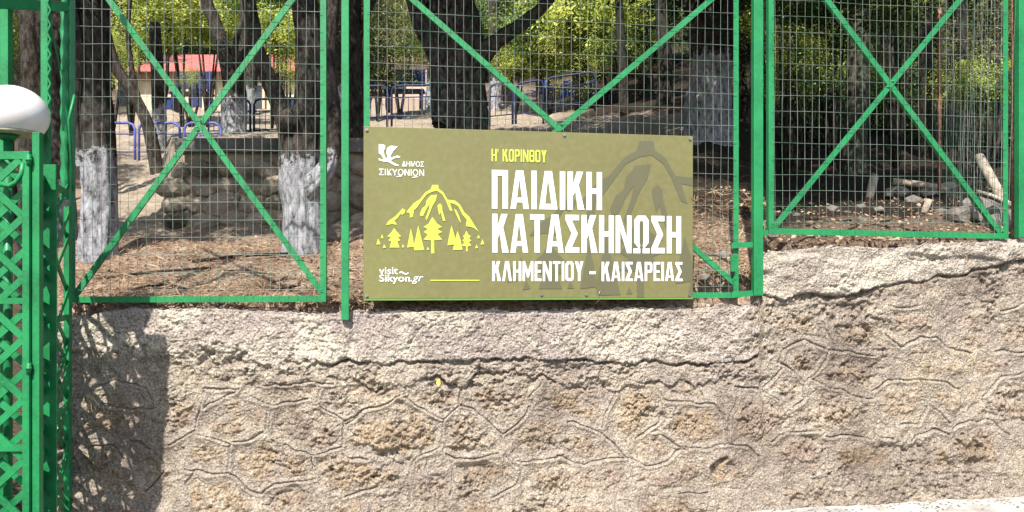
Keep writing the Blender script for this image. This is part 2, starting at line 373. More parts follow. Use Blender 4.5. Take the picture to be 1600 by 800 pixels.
# ragged warp so edges wander
WU = U+fbm(U/38, V/38, 3, 31)*7+fbm(U/9, V/9, 2, 33)*2.2; WV = V+fbm(U/38, V/38, 3, 35)*7+fbm(U/9, V/9, 2, 37)*2.2
JOINTS = [[(318,611),(306,670)],[(264,694),(306,672)],[(319,637),(370,608)],[(380,616),(425,636),(484,628)],[(419,637),(417,673)],[(367,690),(412,677)],
 [(310,678),(362,694),(360,735)],[(292,733),(308,737),(360,739)],[(308,737),(292,755),(292,782)],[(360,741),(393,768),(409,774),(428,756),(490,753)],[(492,714),(492,753)],
 [(443,699),(464,706),(492,715),(537,699),(539,663)],[(500,608),(500,629),(539,663),(572,644)],[(318,610),(370,608)],[(540,668),(572,644),(605,626),(633,618),(634,592)],
 [(634,623),(693,657),(722,633),(722,598)],[(693,657),(686,702),(646,722),(642,741)],[(725,631),(787,677),(785,706)],[(787,677),(829,638)],[(829,622),(846,597)],
 [(696,712),(716,720),(777,709)],[(790,715),(816,732),(807,758),(767,774)],[(670,722),(665,741)],[(706,725),(706,774)],[(816,720),(865,719),(880,714)],[(540,774),(592,761)],
 [(540,709),(576,719)],[(970,598),(951,634),(944,670)],[(886,663),(925,670),(960,690),(975,717)],[(869,715),(915,725),(975,717)],[(975,717),(1006,728),(1042,722),(1068,702),(1035,678)],
 [(1068,698),(1087,701),(1136,691),(1169,699),(1188,712)],[(1071,628),(1110,629),(1130,650),(1136,689)],[(1136,683),(1138,647),(1155,608),(1190,608)],[(996,686),(1025,657)],
 [(970,598),(1025,603),(1037,625),(1071,628)],[(1095,592),(1099,618)],[(1217,568),(1260,597),(1271,584),(1294,548),(1258,530),(1222,546),(1217,568)],[(1294,548),(1370,557)],
 [(1260,597),(1256,624),(1240,638)],[(1271,591),(1307,606),(1330,618),(1361,624)],[(1361,611),(1384,591),(1438,595),(1501,606)],[(1438,595),(1451,633),(1483,663)],
 [(1451,633),(1438,660),(1402,668)],[(1532,622),(1564,586),(1600,583)],[(1285,503),(1307,546)],[(1384,523),(1411,546),(1442,525),(1465,525),(1492,552),(1519,552)],
 [(1195,606),(1220,579)],[(1150,606),(1186,609),(1217,629)],[(1206,692),(1229,674),(1283,676)],[(1294,683),(1330,683),(1359,687)],[(1366,676),(1393,683)],
 [(1424,687),(1456,672),(1483,683)],[(1487,674),(1514,660),(1546,658),(1577,683)],[(1555,548),(1600,548)],[(1564,490),(1600,476)],[(1388,480),(1438,478)],
 [(150,604),(185,597),(225,606),(238,640),(205,642),(160,634)],[(205,690),(240,700),(262,735),(230,770)],[(130,700),(180,694),(205,740)],[(1060,770),(1110,768)],[(400,601),(520,598)],
 [(1600,583),(1700,600)],[(1620,480),(1660,560),(1610,640)],[(642,741),(640,790)],[(682,774),(680,800)]]
STONES = [[(322,645),(372,614),(415,640),(413,670),(365,685),(315,672)],[(268,625),(310,618),(300,665),(262,688)],[(315,682),(355,698),(354,732),(300,730),(285,700)],
 [(298,745),(350,745),(390,775),(400,800),(340,812),(300,800),(296,770)],[(432,762),(487,758),(500,790),(480,812),(420,808)],[(370,700),(412,684),(440,700),(486,720),(484,745),(425,750),(405,762),(370,735)],
 [(425,642),(490,632),(530,665),(530,692),(495,706),(450,693),(425,670)],[(385,612),(490,605),(495,622),(430,630)],[(500,722),(540,706),(590,722),(630,728),(620,760),(545,768),(505,760)],
 [(546,668),(580,648),(630,628),(684,662),(678,698),(640,715),(590,712),(545,700)],[(640,600),(716,605),(716,630),(692,648),(642,620)],[(700,660),(724,640),(778,680),(776,702),(718,712),(694,705)],
 [(730,605),(840,600),(822,632),(788,666),(735,628)],[(712,728),(775,716),(806,735),(795,758),(765,768),(712,768)],[(795,700),(800,680),(838,642),(876,666),(868,708),(815,712)],
 [(885,670),(922,676),(952,694),(966,712),(915,718),(880,706)],[(850,610),(962,604),(944,634),(936,662),(885,655),(840,636)],[(958,640),(975,605),(1020,608),(1030,630),(1062,634),(1020,655),(992,682),(960,680)],
 [(1000,690),(1035,684),(1060,700),(1040,715),(1008,720),(985,712)],[(1035,662),(1072,636),(1108,636),(1126,655),(1130,684),(1088,694),(1066,690)],[(1042,605),(1092,600),(1095,622),(1048,620)],
 [(1146,650),(1160,616),(1186,616),(1212,636),(1236,645),(1225,668),(1190,700),(1145,686)],[(1136,706),(1181,722),(1168,751),(1110,764),(1103,748),(1116,719)],
 [(990,730),(1040,730),(1095,712),(1098,750),(1060,766),(990,765)],[(900,732),(970,725),(985,770),(900,775)],[(820,735),(890,725),(895,770),(825,775)],
 [(1222,568),(1228,550),(1258,538),(1286,550),(1265,580),(1258,590)],[(1205,610),(1222,585),(1250,602),(1245,624),(1230,632)],[(1300,556),(1370,564),(1368,590),(1350,605),(1310,598),(1278,585)],
 [(1268,602),(1325,626),(1350,640),(1325,672),(1265,668),(1248,640)],[(1375,612),(1392,600),(1436,604),(1446,632),(1430,658),(1395,665),(1372,640)],[(1450,604),(1500,612),(1510,640),(1490,655),(1460,630)],
 [(1530,556),(1600,556),(1600,576),(1565,578),(1535,600)],[(1540,628),(1570,594),(1640,592),(1640,660),(1560,655)],[(1500,670),(1545,666),(1572,690),(1560,730),(1500,730),(1485,700)],
 [(1392,486),(1450,486),(1485,530),(1465,520),(1440,520),(1412,538),(1390,515)],[(1310,505),(1380,500),(1400,545),(1315,540)],[(1210,700),(1232,682),(1280,684),(1285,730),(1215,745)],
 [(1300,690),(1355,695),(1400,692),(1405,730),(1310,735)],[(1500,490),(1555,480),(1550,540),(1500,545)],[(1568,498),(1640,485),(1640,540),(1560,540)],[(1430,695),(1480,690),(1490,740),(1430,740)],
 [(1200,490),(1270,480),(1280,520),(1210,525)],[(120,610),(190,604),(225,640),(200,680),(130,680)],[(205,700),(255,704),(280,740),(230,765)],[(120,700),(190,700),(215,760),(150,780)],
 [(645,745),(698,740),(698,790),(640,790)],[(520,780),(600,775),(610,815),(520,820)],[(1430,560),(1500,562),(1510,590),(1440,588)],[(720,782),(800,778),(805,820),(720,825)],
 [(1210,755),(1290,748),(1300,775),(1215,785)],[(1000,778),(1080,775),(1085,812),(1000,815)],[(150,790),(230,782),(250,825),(150,830)],[(870,785),(950,783),(955,820),(870,822)]]
tint0 = np.random.default_rng(12).random(len(STONES))
Hh = fbm(XX*2.2, ZZ*2.2, 4, 1)*.040+fbm(XX*9, ZZ*9, 4, 6)*.030
zone = sstep(-.12, .2, fbm(XX*3.1, ZZ*3.1, 3, 101))
wrk = -np.abs(fbm(XX*7+vn(XX*12, ZZ*12, 5)*.5, ZZ*11, 4, 103))*.05+.008
rough = fbm(XX*45, ZZ*45, 3, 9)*.010
w1, w2 = worley(XX*42, ZZ*42, 11); lumps = (.6-w1)*.011
w1b, _ = worley(XX*20+vn(XX*30, ZZ*30, 4), ZZ*20, 14); lumps2 = (.55-w1b)*.016
dj = np.full(U.shape, 99.); sj = np.zeros(U.shape)
for pl in JOINTS:
    for (a, b) in zip(pl[:-1], pl[1:]):
        m = (U > min(a[0], b[0])-40) & (U < max(a[0], b[0])+40) & (V > min(a[1], b[1])-40) & (V < max(a[1], b[1])+40)
        if not m.any(): continue
        u = U[m]+fbm(U[m]/30, V[m]/30, 2, 41)*8; v = V[m]+fbm(U[m]/30, V[m]/30, 2, 43)*8
        ax, ay = a; ex, ey = b[0]-ax, b[1]-ay; L2 = ex*ex+ey*ey
        t = np.clip(((u-ax)*ex+(v-ay)*ey)/L2, 0, 1); u = u+(U[m]-ax)*0; qx = u-ax-t*ex; qy = v-ay-t*ey
        dist = np.hypot(qx, qy); s = np.sign(qy+qx*.3)
        cur = dj[m]; better = dist < cur
        cur[better] = dist[better]; dj[m] = cur
        cs = sj[m]; cs[better] = s[better]; sj[m] = cs
sid = np.full(U.shape, -1, np.int32); stone = np.zeros(U.shape); rim = np.zeros(U.shape); dso = np.full(U.shape, 99.)
for i, poly in enumerate(STONES):
    pa = np.array(poly, float); m = (WU > pa[:, 0].min()-24) & (WU < pa[:, 0].max()+24) & (WV > pa[:, 1].min()-24) & (WV < pa[:, 1].max()+24)
    if not m.any(): continue
    u = WU[m]; v = WV[m]; ins = np.zeros(u.shape, bool); dm = np.full(u.shape, 99.)
    for j in range(len(pa)):
        x0, y0 = pa[j]; x1, y1 = pa[(j+1) % len(pa)]
        if y0 != y1: ins ^= ((y0 > v) != (y1 > v)) & (u < (x1-x0)*(v-y0)/(y1-y0)+x0)
        ex, ey = x1-x0, y1-y0; t = np.clip(((u-x0)*ex+(v-y0)*ey)/(ex*ex+ey*ey), 0, 1)
        dm = np.minimum(dm, np.hypot(u-x0-t*ex, v-y0-t*ey))
    tmp = sid[m]; tmp[ins] = i; sid[m] = tmp
    st = stone[m]; st[ins] = np.maximum(st[ins], sstep(0, 15, dm[ins])); stone[m] = st
    dso[m] = np.minimum(dso[m], np.where(ins, 99, dm)); rm = rim[m]; rm = np.maximum(rm, np.where(ins, 0, np.exp(-((dm-8)/3.2)**2))); rim[m] = rm
# coping (concrete beam) lies above the crack line
crL = np.interp(U, [60, 200, 330, 430, 509, 640, 800, 900, 1000, 1100, 1160, 1196], [548, 556, 553, 566, 566, 565, 563, 560, 564, 566, 560, 547])
crR = np.interp(U, [1180, 1190, 1215, 1250, 1300, 1400, 1500, 1600, 2600], [470, 462, 466, 456, 463, 446, 426, 406, 385])
wob = fbm(U/30, U*0, 4, 51)*14+fbm(U/6, V/6, 2, 52)*4
split = 1186+np.clip(fbm(V/16, V*0, 3, 131)*34, -4, 16)*sstep(474, 500, V)
cr = np.where(U < split, crL, crR)+wob*.6
lowR = (U >= split) & (V > 470)
cw = np.where(U < 500, 1.5+np.clip((500-U)/6, 0, 20), 1.5)
cmask = sstep(cw, -cw, V-cr+np.where(U < 500, fbm(U/12, V/12, 3, 58)*34*np.clip((520-U)/60, 0, 1), 0))
crack = np.exp(-((V-cr-2)/2.3)**2)*np.where(U < 1198, sstep(430, 520, U), .9)*(.55+.9*np.clip(vn(U/45, V*0, 55)+.4, 0, 1))
# ledge course below the coping
led = np.interp(U, [380, 450, 640, 850, 940, 1100, 1190], [606, 600, 594, 592, 599, 590, 586])+fbm(U/42, U*0, 4, 151)*26+fbm(U/7, V/7, 2, 152)*5
cmask = np.where(V > 474, cmask*sstep(split, split-26, U), cmask)
lmask = sstep(2, -2, V-led)*(1-cmask)*(U > 390)*sstep(1215, 1190, U)
lcrack = np.exp(-((V-led-2)/2.6)**2)*(U > 380)*sstep(1130, 1050, U)*np.clip(vn(U/34, V*0, 57)*3+.35, 0, 1)
crumb = np.clip(.06+sstep(.0, .22, fbm(U/70, V/45, 3, 61))+sstep(60, 10, np.abs(V-cr))*.8*(U < 560), 0, 1)
gr = sstep(6, 0, V-765+0*U)
H = Hh*.7+wrk*zone*(1-cmask)*sstep(4, 14, dj)
stone0 = stone.copy(); stone = stone*sstep(-.34, .02, fbm(U/26, V/26, 4, 66)+.08*stone)
fine = fbm(XX*95, ZZ*95, 2, 19)*.010; pit = -np.clip(fbm(XX*30, ZZ*34, 3, 23)-.18, 0, 1)*.06
rim = rim*sstep(-.25, .15, fbm(U/48, V/48, 3, 111))
ribbon = np.maximum(np.exp(-(np.maximum(dj-2, 0)/4.2)**2), rim*.8)*(1-cmask)*(1-lmask*.8)
smoothz = np.clip(sstep(16, 7, dj), 0, 1)
ptch = sstep(-.12, .12, fbm(U/60, V/60, 3, 71))                        # where mortar stays rough
H += (rough*.9+lumps*.6*ptch*1.0+fine*.8+pit*.8)*(1-.88*smoothz)*(.45+.85*zone)*(1-cmask)
H += stone*(1-cmask)*(.004+.006*(tint0[np.clip(sid, 0, None)]*2-.6)+rough*1.35+lumps2*.32+lumps*.5+fine*.6)
H += ribbon*.0085*(.6+.9*np.clip(fbm(U/30, V/30, 2, 121)+.5, 0, 1))
H -= np.exp(-(dj/1.5)**2)*.020*(1-cmask)*(1-lmask*.5)*(.55+.7*np.clip(vn(U/25, V/25, 77)+.5, 0, 1))
H -= np.exp(-((dso-9.5)/1.3)**2)*.009*sstep(9, 15, dj)*(1-cmask)*(1-lmask)*sstep(-.2, .1, fbm(U/40, V/40, 3, 171))
for pl in [[(226,486),(231,505),(222,530),(228,556)],[(760,486),(748,515),(757,540),(750,566)],[(1020,483),(1031,515),(1024,563)],[(640,545),(655,512),(690,497)],[(1330,389),(1322,415),(1336,452)],[(1500,383),(1512,402),(1506,426)],[(900,500),(935,512),(960,508)],[(330,486),(345,510),(338,540)],[(1400,398),(1440,410),(1470,404)]]:
    for (a, b) in zip(pl[:-1], pl[1:]):
        m = (U > min(a[0], b[0])-12) & (U < max(a[0], b[0])+12) & (V > min(a[1], b[1])-12) & (V < max(a[1], b[1])+12)
        u = U[m]+fbm(U[m]/9, V[m]/9, 3, 181)*6; v = V[m]+fbm(U[m]/9, V[m]/9, 3, 183)*6; ex, ey = b[0]-a[0], b[1]-a[1]
        t = np.clip(((u-a[0])*ex+(v-a[1])*ey)/(ex*ex+ey*ey), 0, 1); q = np.hypot(u-a[0]-t*ex, v-a[1]-t*ey); H[m] -= np.exp(-(q/1.1)**2)*.012
H += sj*.005*np.exp(-(dj/5)**2)*(1-cmask)
H += cmask*(.032+(lumps2*1.0+lumps*1.1)*crumb+rough*.45+fine*.45+pit*.5)*(1-.75*(U > split)*sstep(-.3, .05, fbm(U/80, V/30, 2, 91)))-crack*.032*np.clip(.35+1.6*(vn(U/22, V*0, 93)+.35), .2, 1.2)
H += lmask*(.018+rough*.5+lumps*.3)-lcrack*.028
# one hollow stone, its face broken away on the left
hp = np.hypot((WU-1128)/22, (WV-733)/20); H += sstep(1.5, 1.0, hp)*.010; H -= np.clip(sstep(1.05, .75, hp), 0, 1)*(.022+.035*sstep(.25, -.35, (WU-1128)/22+(WV-733)/40)*sstep(1, .8, hp))
# crumbled eroded foot
H += sstep(760, 800, V)*(fbm(XX*7, ZZ*7, 4, 81)*.02+.012)
H = np.where(TTt > .985, H*.7, H)
YD = YY-H
# top strip
back = [(-.004, .03), (.002, .08), (-.004, .16), (-.03, .34)]
Yt = [YD[-1]+o for _, o in back]; Zt = [ZZ[-1]+dz+fbm(XX[-1]*30, XX[-1]*0+o*30, 3, 90)*.012 for dz, o in back]
side_rows = len(back)
Yall = np.concatenate([YD, np.array(Yt)]); Zall = np.concatenate([ZZ, np.array(Zt)]); Xall = np.concatenate([XX, np.repeat(X[None, :], side_rows, 0)])
# where the beam steps up, push its end face back so it reads as a solid broken end
nrw, ncw = Xall.shape
ids = np.arange(nrw*ncw).reshape(nrw, ncw)
WV_ = np.stack([Xall, Yall, Zall], -1).reshape(-1, 3)
WF = np.stack([ids[:-1, :-1], ids[:-1, 1:], ids[1:, 1:], ids[1:, :-1]], -1)
fs = sid[:-1, :-1].copy(); cm = cmask[:-1, :-1] > .5
fs[(fs >= 0) & cm] = -1
owner = np.full(WF.shape[:2], -1, np.int32); owner[:NR-1] = fs; owner[:NR-1][cm & (fs < 0)] = 1000
owner[NR-1:] = 1000
owner[owner == 1000] = np.where(((U[0, :-1] >= 1187)[None, :].repeat(nrw-1, 0))[owner == 1000], 1001, 1000)
mask = np.zeros((nrw, ncw, 4), np.float32)
mask[:NR, :, 0] = stone*(1-cmask); mask[:NR, :, 1] = np.clip(cmask+lmask*.25, 0, 1); mask[NR:, :, 1] = 1
tint = rng.random(len(STONES)); tint[[5, 3, 22, 9]] = .97
mask[:NR, :, 3] = ribbon*np.clip(dj/2.5, .25, 1)
mask[:NR, :, 2] = np.where((sid >= 0) & (cmask < .5), tint[np.clip(sid, 0, None)], np.clip(.38+.5*crumb+.35*fbm(U/90, V/40, 3, 141)+.3*(U > 1190), 0, 1))
mask = mask.reshape(-1, 4)
wall = empty('stone_wall', (0, 4.7, 0), 'low rubble stone retaining wall with raised mortar joints and concrete coping under the green fence', 'wall')
WF = WF.reshape(-1, 4); owner = owner.ravel()
for own in np.unique(owner):
    f = WF[owner == own]; 
    if len(f) < 6: continue
    u, inv = np.unique(f, return_inverse=True); f2 = inv.reshape(-1, 4)
    nm = 'mortar' if own == -1 else ('coping' if own >= 1000 else 'stone')
    me = mesh_np(nm, WV_[u], f2)
    ca = me.color_attributes.new('mask', 'FLOAT_COLOR', 'POINT'); ca.data.foreach_set('color', np.ascontiguousarray(mask[u]).ravel())
    o = link_mesh(nm, me, WALL, wall)
    if own == 1000: o['label'] = 'long lower concrete coping crumbling along its bottom crack'
    if own == 1001: o['label'] = 'raised pale concrete coping with broken left end'
    if own == 22: o['label'] = 'orange stone with a broken hollow face'
core = MB()
for xa, xb in ((-2.60, 2.6), ):
    core.bar((xa+.02, float(Yf(xa))+.25, -.05), (xa+.02, float(Yf(xa))+.25, 1.24), .04, .38)
core.build('end_face', WALL, wall)

# ================================================================== SIGN
def sign_basis():
    a = P(568, 467, 4.645-.05); b = P(1083, 466, 4.965-.05); tl = P(568, 197, 4.645-.05)
    ex = (b-a); ex.z = 0; W = ex.length; ex.normalize(); return a, ex, W, tl.z-a.z
SA, SX, SW, SH = sign_basis(); SN = Vector((SX.y, -SX.x, 0))        # towards the road
SYAW = math.atan2(SX.y, SX.x)
def spt(px, py):
    """(s, t) on the sign under a photo pixel"""
    r = Vector(((px-800)/F, 1, (HZ-py)/F)); o = Vector((0, 0, CAMZ)); t = (SA-o).dot(SN)/r.dot(SN); q = o+r*t-SA
    return q.dot(SX), q.z
def sw(s, t, off=0): return SA+SX*s+Vector((0, 0, t))+SN*off
olive_m, n_, b_ = mat_new('olive_print'); t_ = noise(n_, 1.1, 2, .5, pos(n_)); t2_ = noise(n_, 30, 3, .5, pos(n_))
oc = ramp(n_, t_.outputs[0], [(.3, (.150, .135, .055)), (.7, (.182, .182, .057))])
n_.links.new(mix(n_, ramp(n_, t2_.outputs[0], [(.4, (0, 0, 0)), (.8, (.12,)*3)]), oc, (.4, .37, .22)), b_.inputs['Base Color']); b_.inputs['Roughness'].default_value = .42; b_.inputs['Specular IOR Level'].default_value = .4
def flat(name, c, r=.45):
    m, n, b = mat_new(name); t = noise(n, 12, 3, .5, pos(n))
    n.links.new(ramp(n, t.outputs[0], [(.3, tuple(x*.94 for x in c)), (.7, c)]), b.inputs['Base Color']); b.inputs['Roughness'].default_value = r; return m
INKW = flat('white_print', (.80, .80, .79)); INKY = flat('lime_print', (.54, .62, .07)); INKG = flat('shadow_print', (.115, .110, .056)); 
SGREEN = flat('sign_edge_green', (.13, .27, .05)); STEEL = simple('zinc_bolt', (.3, .3, .3), (.6, .6, .58), 40, .35, 0, metal=1)
sign = empty('sign_board', SA, 'large olive banner sign with white Greek lettering and lime mountain print fixed to green fence', 'sign')
m = MB(); m.bar(sw(0, SH/2, -.008), sw(SW, SH/2, -.008), SH, .012, SN); m.build('panel', olive_m, sign, bevel=.002)
m = MB(); m.bar(sw(.0, -.005, -.008), sw(SW, -.005, -.008), .009, .018, SN); m.build('edge_strip', SGREEN, sign)
layer = [0]
class Flat:
    def __init__(s, base): s.v = []; s.f = []; s.base = base; s.k = 0
    def poly(s, pts, clip=True):
        """pts in (s, t) metres"""
        import mathutils.geometry as mg
        tri = mg.tessellate_polygon([[Vector((p[0], p[1], 0)) for p in pts]])
        off = s.base+.00004*s.k; s.k += 1
        for t in tri:
            poly = [pts[i] for i in t]
            if clip:
                for ax, lim, sg in ((0, .003, 1), (0, SW-.003, -1), (1, .003, 1), (1, SH-.003, -1)):
                    out = []
                    for i in range(len(poly)):
                        a, b = poly[i], poly[(i+1) % len(poly)]; da, db = (a[ax]-lim)*sg, (b[ax]-lim)*sg
                        if da >= 0: out.append(a)
                        if (da >= 0) != (db >= 0):
                            q = da/(da-db); out.append((a[0]+(b[0]-a[0])*q, a[1]+(b[1]-a[1])*q))
                    poly = out
                    if not poly: break
            if len(poly) < 3: continue
            n = len(s.v); s.v += [tuple(sw(p[0], p[1], off)) for p in poly]
            ar = sum(poly[i][0]*poly[(i+1) % len(poly)][1]-poly[(i+1) % len(poly)][0]*poly[i][1] for i in range(len(poly)))
            f = tuple(range(n, n+len(poly))); s.f.append(f if ar > 0 else f[::-1])
    def build(s, name, mat):
        me = bpy.data.meshes.new(name); me.from_pydata(s.v, [], s.f); me.update(); return link_mesh(name, me, mat, sign)
# condensed capitals: each glyph is (width, [polygons]) in a cell of height 1
def cap(ch, sx=.17, sy=.145):
    def rect(a, b, c, d): return [(a, b), (c, b), (c, d), (a, d)]
    W = .50
    if ch == 'Ι': return sx, [rect(0, 0, sx, 1)]
    if ch == 'Η': return W, [rect(0, 0, sx, 1), rect(W-sx, 0, W, 1), rect(sx, .5-sy/2, W-sx, .5+sy/2)]
    if ch == 'Π': return W, [rect(0, 0, sx, 1), rect(W-sx, 0, W, 1), rect(sx, 1-sy, W-sx, 1)]
    if ch == 'Κ': return .53, [rect(0, 0, sx, 1), [(sx, .36), (.33, .0+.36+.22), (.5, 1), (.5-.205, 1), (sx, .66)], [(.24, .56), (.33, .0), (.54, 0), (.36, .64)]]
    if ch in 'ΑΛΔ':
        w = .58; q = sx*1.0
        P_ = [[(0, 0), (q, 0), (w/2-.01, .80), (w/2-.01, 1), (w/2-.115, 1)], [(w, 0), (w/2+.115, 1), (w/2-.01, 1), (w/2-.01, .80), (w-q, 0)]]
        if ch == 'Α': P_.append([(.20, .17), (w-.20, .17), (w-.235, .17+sy*.9), (.235, .17+sy*.9)])
        if ch == 'Δ': P_.append([(q*.9, 0), (w-q*.9, 0), (w-q*.9-.03, sy), (q*.9+.03, sy)])
        return w, P_
    if ch == 'Τ': return .47, [rect(0, 1-sy, .47, 1), rect(.235-sx/2, 0, .235+sx/2, 1-sy)]
    if ch == 'Σ': return .47, [rect(0, 1-sy, .45, 1), rect(0, 0, .46, sy), [(0, 1-sy), (.21, 1-sy), (.40, .52), (.40, .48), (.19, .48), (.19, .53)], [(0, sy), (.21, sy), (.40, .48), (.19, .49)]]
    if ch == 'Ν': return .54, [rect(0, 0, sx*.9, 1), rect(.54-sx*.9, 0, .54, 1), [(sx*.9, 1), (sx*.9, .62), (.54-sx*.9, 0), (.54-sx*.9, .40)]]
    if ch == 'Μ': return .66, [rect(0, 0, sx*.9, 1), rect(.66-sx*.9, 0, .66, 1), [(sx*.9, 1), (sx*.9, .62), (.28, .18), (.38, .18), (.33, .5)], [(.66-sx*.9, 1), (.33, .5), (.38, .18), (.66-sx*.9, .62)]]
    if ch == 'Ε': return .42, [rect(0, 0, sx, 1), rect(sx, 0, .42, sy), rect(sx, 1-sy, .42, 1), rect(sx, .5-sy/2, .38, .5+sy/2)]
    if ch == 'Ρ': return .49, [rect(0, 0, sx, 1), [(sx, 1), (.40, 1), (.49, .9), (.49-sx, .84), (sx, .85)], [(.49, .9), (.49, .53), (.49-sx, .58), (.49-sx, .84)], [(.49, .53), (.40, .42), (sx, .42), (sx, .57), (.49-sx, .58)]]
    if ch in 'ΟΘ':
        w = .50; o = [(.1, 0), (.4, 0), (w, .1), (w, .9), (.4, 1), (.1, 1), (0, .9), (0, .1)]; i_ = [(.2, .14), (.3, .14), (w-sx, .2), (w-sx, .8), (.3, .86), (.2, .86), (sx, .8), (sx, .2)]
        P_ = [[o[k], o[(k+1) % 8], i_[(k+1) % 8], i_[k]] for k in range(8)]
        if ch == 'Θ': P_.append(rect(sx, .44, w-sx, .56))
        return w, P_
    if ch == 'Υ': return .54, [rect(.27-sx/2, 0, .27+sx/2, .42), [(0, 1), (.2, 1), (.27, .68), (.27, .42), (.27-sx/2, .42)], [(.54, 1), (.27+sx/2, .42), (.27, .42), (.27, .68), (.34, 1)]]
    if ch == 'Ω':
        w = .56; o = [(.20, .12), (.03, .28), (.03, .88), (.14, 1), (.42, 1), (.53, .88), (.53, .28), (.36, .12)]; i_ = [(.24, .2), (.21, .3), (.21, .80), (.24, .86), (.32, .86), (.35, .80), (.35, .3), (.32, .2)]
        return w, [[o[k], o[k+1], i_[k+1], i_[k]] for k in range(7)]+[rect(0, 0, .24, .13), rect(.32, 0, .56, .13)]
    if ch == '-': return .26, [rect(0, .36, .26, .50)]
    if ch == "'": return .09, [[(.0, 1), (.09, 1), (.06, .72), (.0, .72)]]
    return .22, []
def text_line(name, txt, x0, x1, ya, yb, mat, gap=.075, base=.0010, **kw):
    s0, t1 = spt(x0, ya); _, t0 = spt(x0, yb); s1, _ = spt(x1, ya); h = t1-t0
    gl = [cap(c, **kw) for c in txt]; W = sum(g[0] for g in gl)+gap*(len(gl)-1); k = (s1-s0)/W; f = Flat(base); cx = 0
    for wd, ps in gl:
        for p in ps: f.poly([(s0+(cx+x)*k, t0+y*h) for x, y in p])
        cx += wd+gap
    return f.build(name, mat)
text_line('lettering', "Η' ΚΟΡΙΝΘΟΥ", 768, 854, 232.5, 252, INKY, gap=.09, sx=.14, sy=.12)
text_line('lettering', "ΠΑΙΔΙΚΗ", 768.5, 940.5, 265.3, 326, INKW, gap=.075)
text_line('lettering', "ΚΑΤΑΣΚΗΝΩΣΗ", 769, 1064, 334, 394.5, INKW, gap=.065)
text_line('lettering', "ΚΛΗΜΕΝΤΙΟΥ", 769, 911.5, 408, 439.3, INKW, gap=.085, sx=.155, sy=.13)
text_line('lettering', "-", 921, 930.5, 408.5, 439.3, INKW)
text_line('lettering', "ΚΑΙΣΑΡΕΙΑΣ", 940, 1066.5, 409, 439.3, INKW, gap=.085, sx=.155, sy=.13)
# round light capitals of the municipality, the built-in font
def font_line(name, txt, x0, x1, ya, yb, mat, off=.0, shear=0, seq=.0014):
    cu = bpy.data.curves.new(name, 'FONT'); cu.body = txt; cu.offset = off; cu.shear = shear; cu.resolution_u = 3
    o = bpy.data.objects.new('tmp', cu); COL.objects.link(o); dg = bpy.context.evaluated_depsgraph_get()
    me = bpy.data.meshes.new_from_object(o.evaluated_get(dg)); bpy.data.objects.remove(o)
    if not len(me.vertices): return
    a = np.array([v.co[:] for v in me.vertices]); lo = a.min(0); hi = a.max(0)
    s0, t1 = spt(x0, ya); _, t0 = spt(x0, yb); s1, _ = spt(x1, ya)
    for v in me.vertices:
        v.co = sw(s0+(v.co.x-lo[0])/(hi[0]-lo[0])*(s1-s0), t0+(v.co.y-lo[1])/(hi[1]-lo[1])*(t1-t0), seq)
    me.materials.clear(); link_mesh(name, me, mat, sign)
font_line('lettering', 'ΔΗΜΟΣ', 628, 662.3, 251.6, 260.2, INKW, .008)
font_line('lettering', 'ΣΙΚΥΟΝΙΟΝ', 592.2, 662.6, 263.4, 273.8, INKW, .006)
font_line('lettering', 'visit', 592.3, 621.8, 417.6, 428.6, INKW, .008)
font_line('lettering', 'Sikyon', 592.8, 640.5, 429.0, 443.5, INKW, .014)
font_line('lettering', '.gr', 641.5, 661.5, 431.5, 443.5, INKW, .0, .3)
f = Flat(.0012)
def pxs(pts, ox=0, oy=0, sc=1, fx=0, fy=0): return [spt(fx+(ox+x/sc), fy+(oy+y/sc)) for x, y in pts]
def Z1(p): return [spt(560+x/5.714, 190+y/5.714) for x, y in p]
def Z2(p): return [spt(560+x/3.81, 270+y/3.81) for x, y in p]
f.poly(Z1([(340, 488), (385, 482), (385, 490), (340, 496)])); f.build('underline', INKW); f = Flat(.0012); f.poly(Z1([(480, 495), (530, 488), (530, 496), (480, 502)])); f.build('underline', INKW); f = Flat(.0012)
f.poly(Z2([(245, 590), (256, 584), (268, 592), (282, 600), (298, 592), (298, 600), (284, 608), (266, 601), (256, 594), (246, 600)]))
f.build('lettering', INKW)
f = Flat(.0012)
f.poly(Z1([(182,200),(225,205),(240,215),(238,240),(225,262),(232,300),(250,330),(262,320),(250,280),(255,235),(290,215),(352,222),(335,240),(310,265),(290,300),(285,325),(310,315),(345,303),(375,312),(365,322),(335,322),(300,340),(290,350),(320,370),(362,388),(358,398),(320,390),(270,362),(230,358),(182,345),(182,325),(215,340),(225,335),(205,300),(182,280)]))
f.build('emblem', INKW)
f = Flat(.0012); f.poly(Z2([(428, 637), (720, 637), (720, 643), (428, 643)])); f.build('printed_line', INKY)
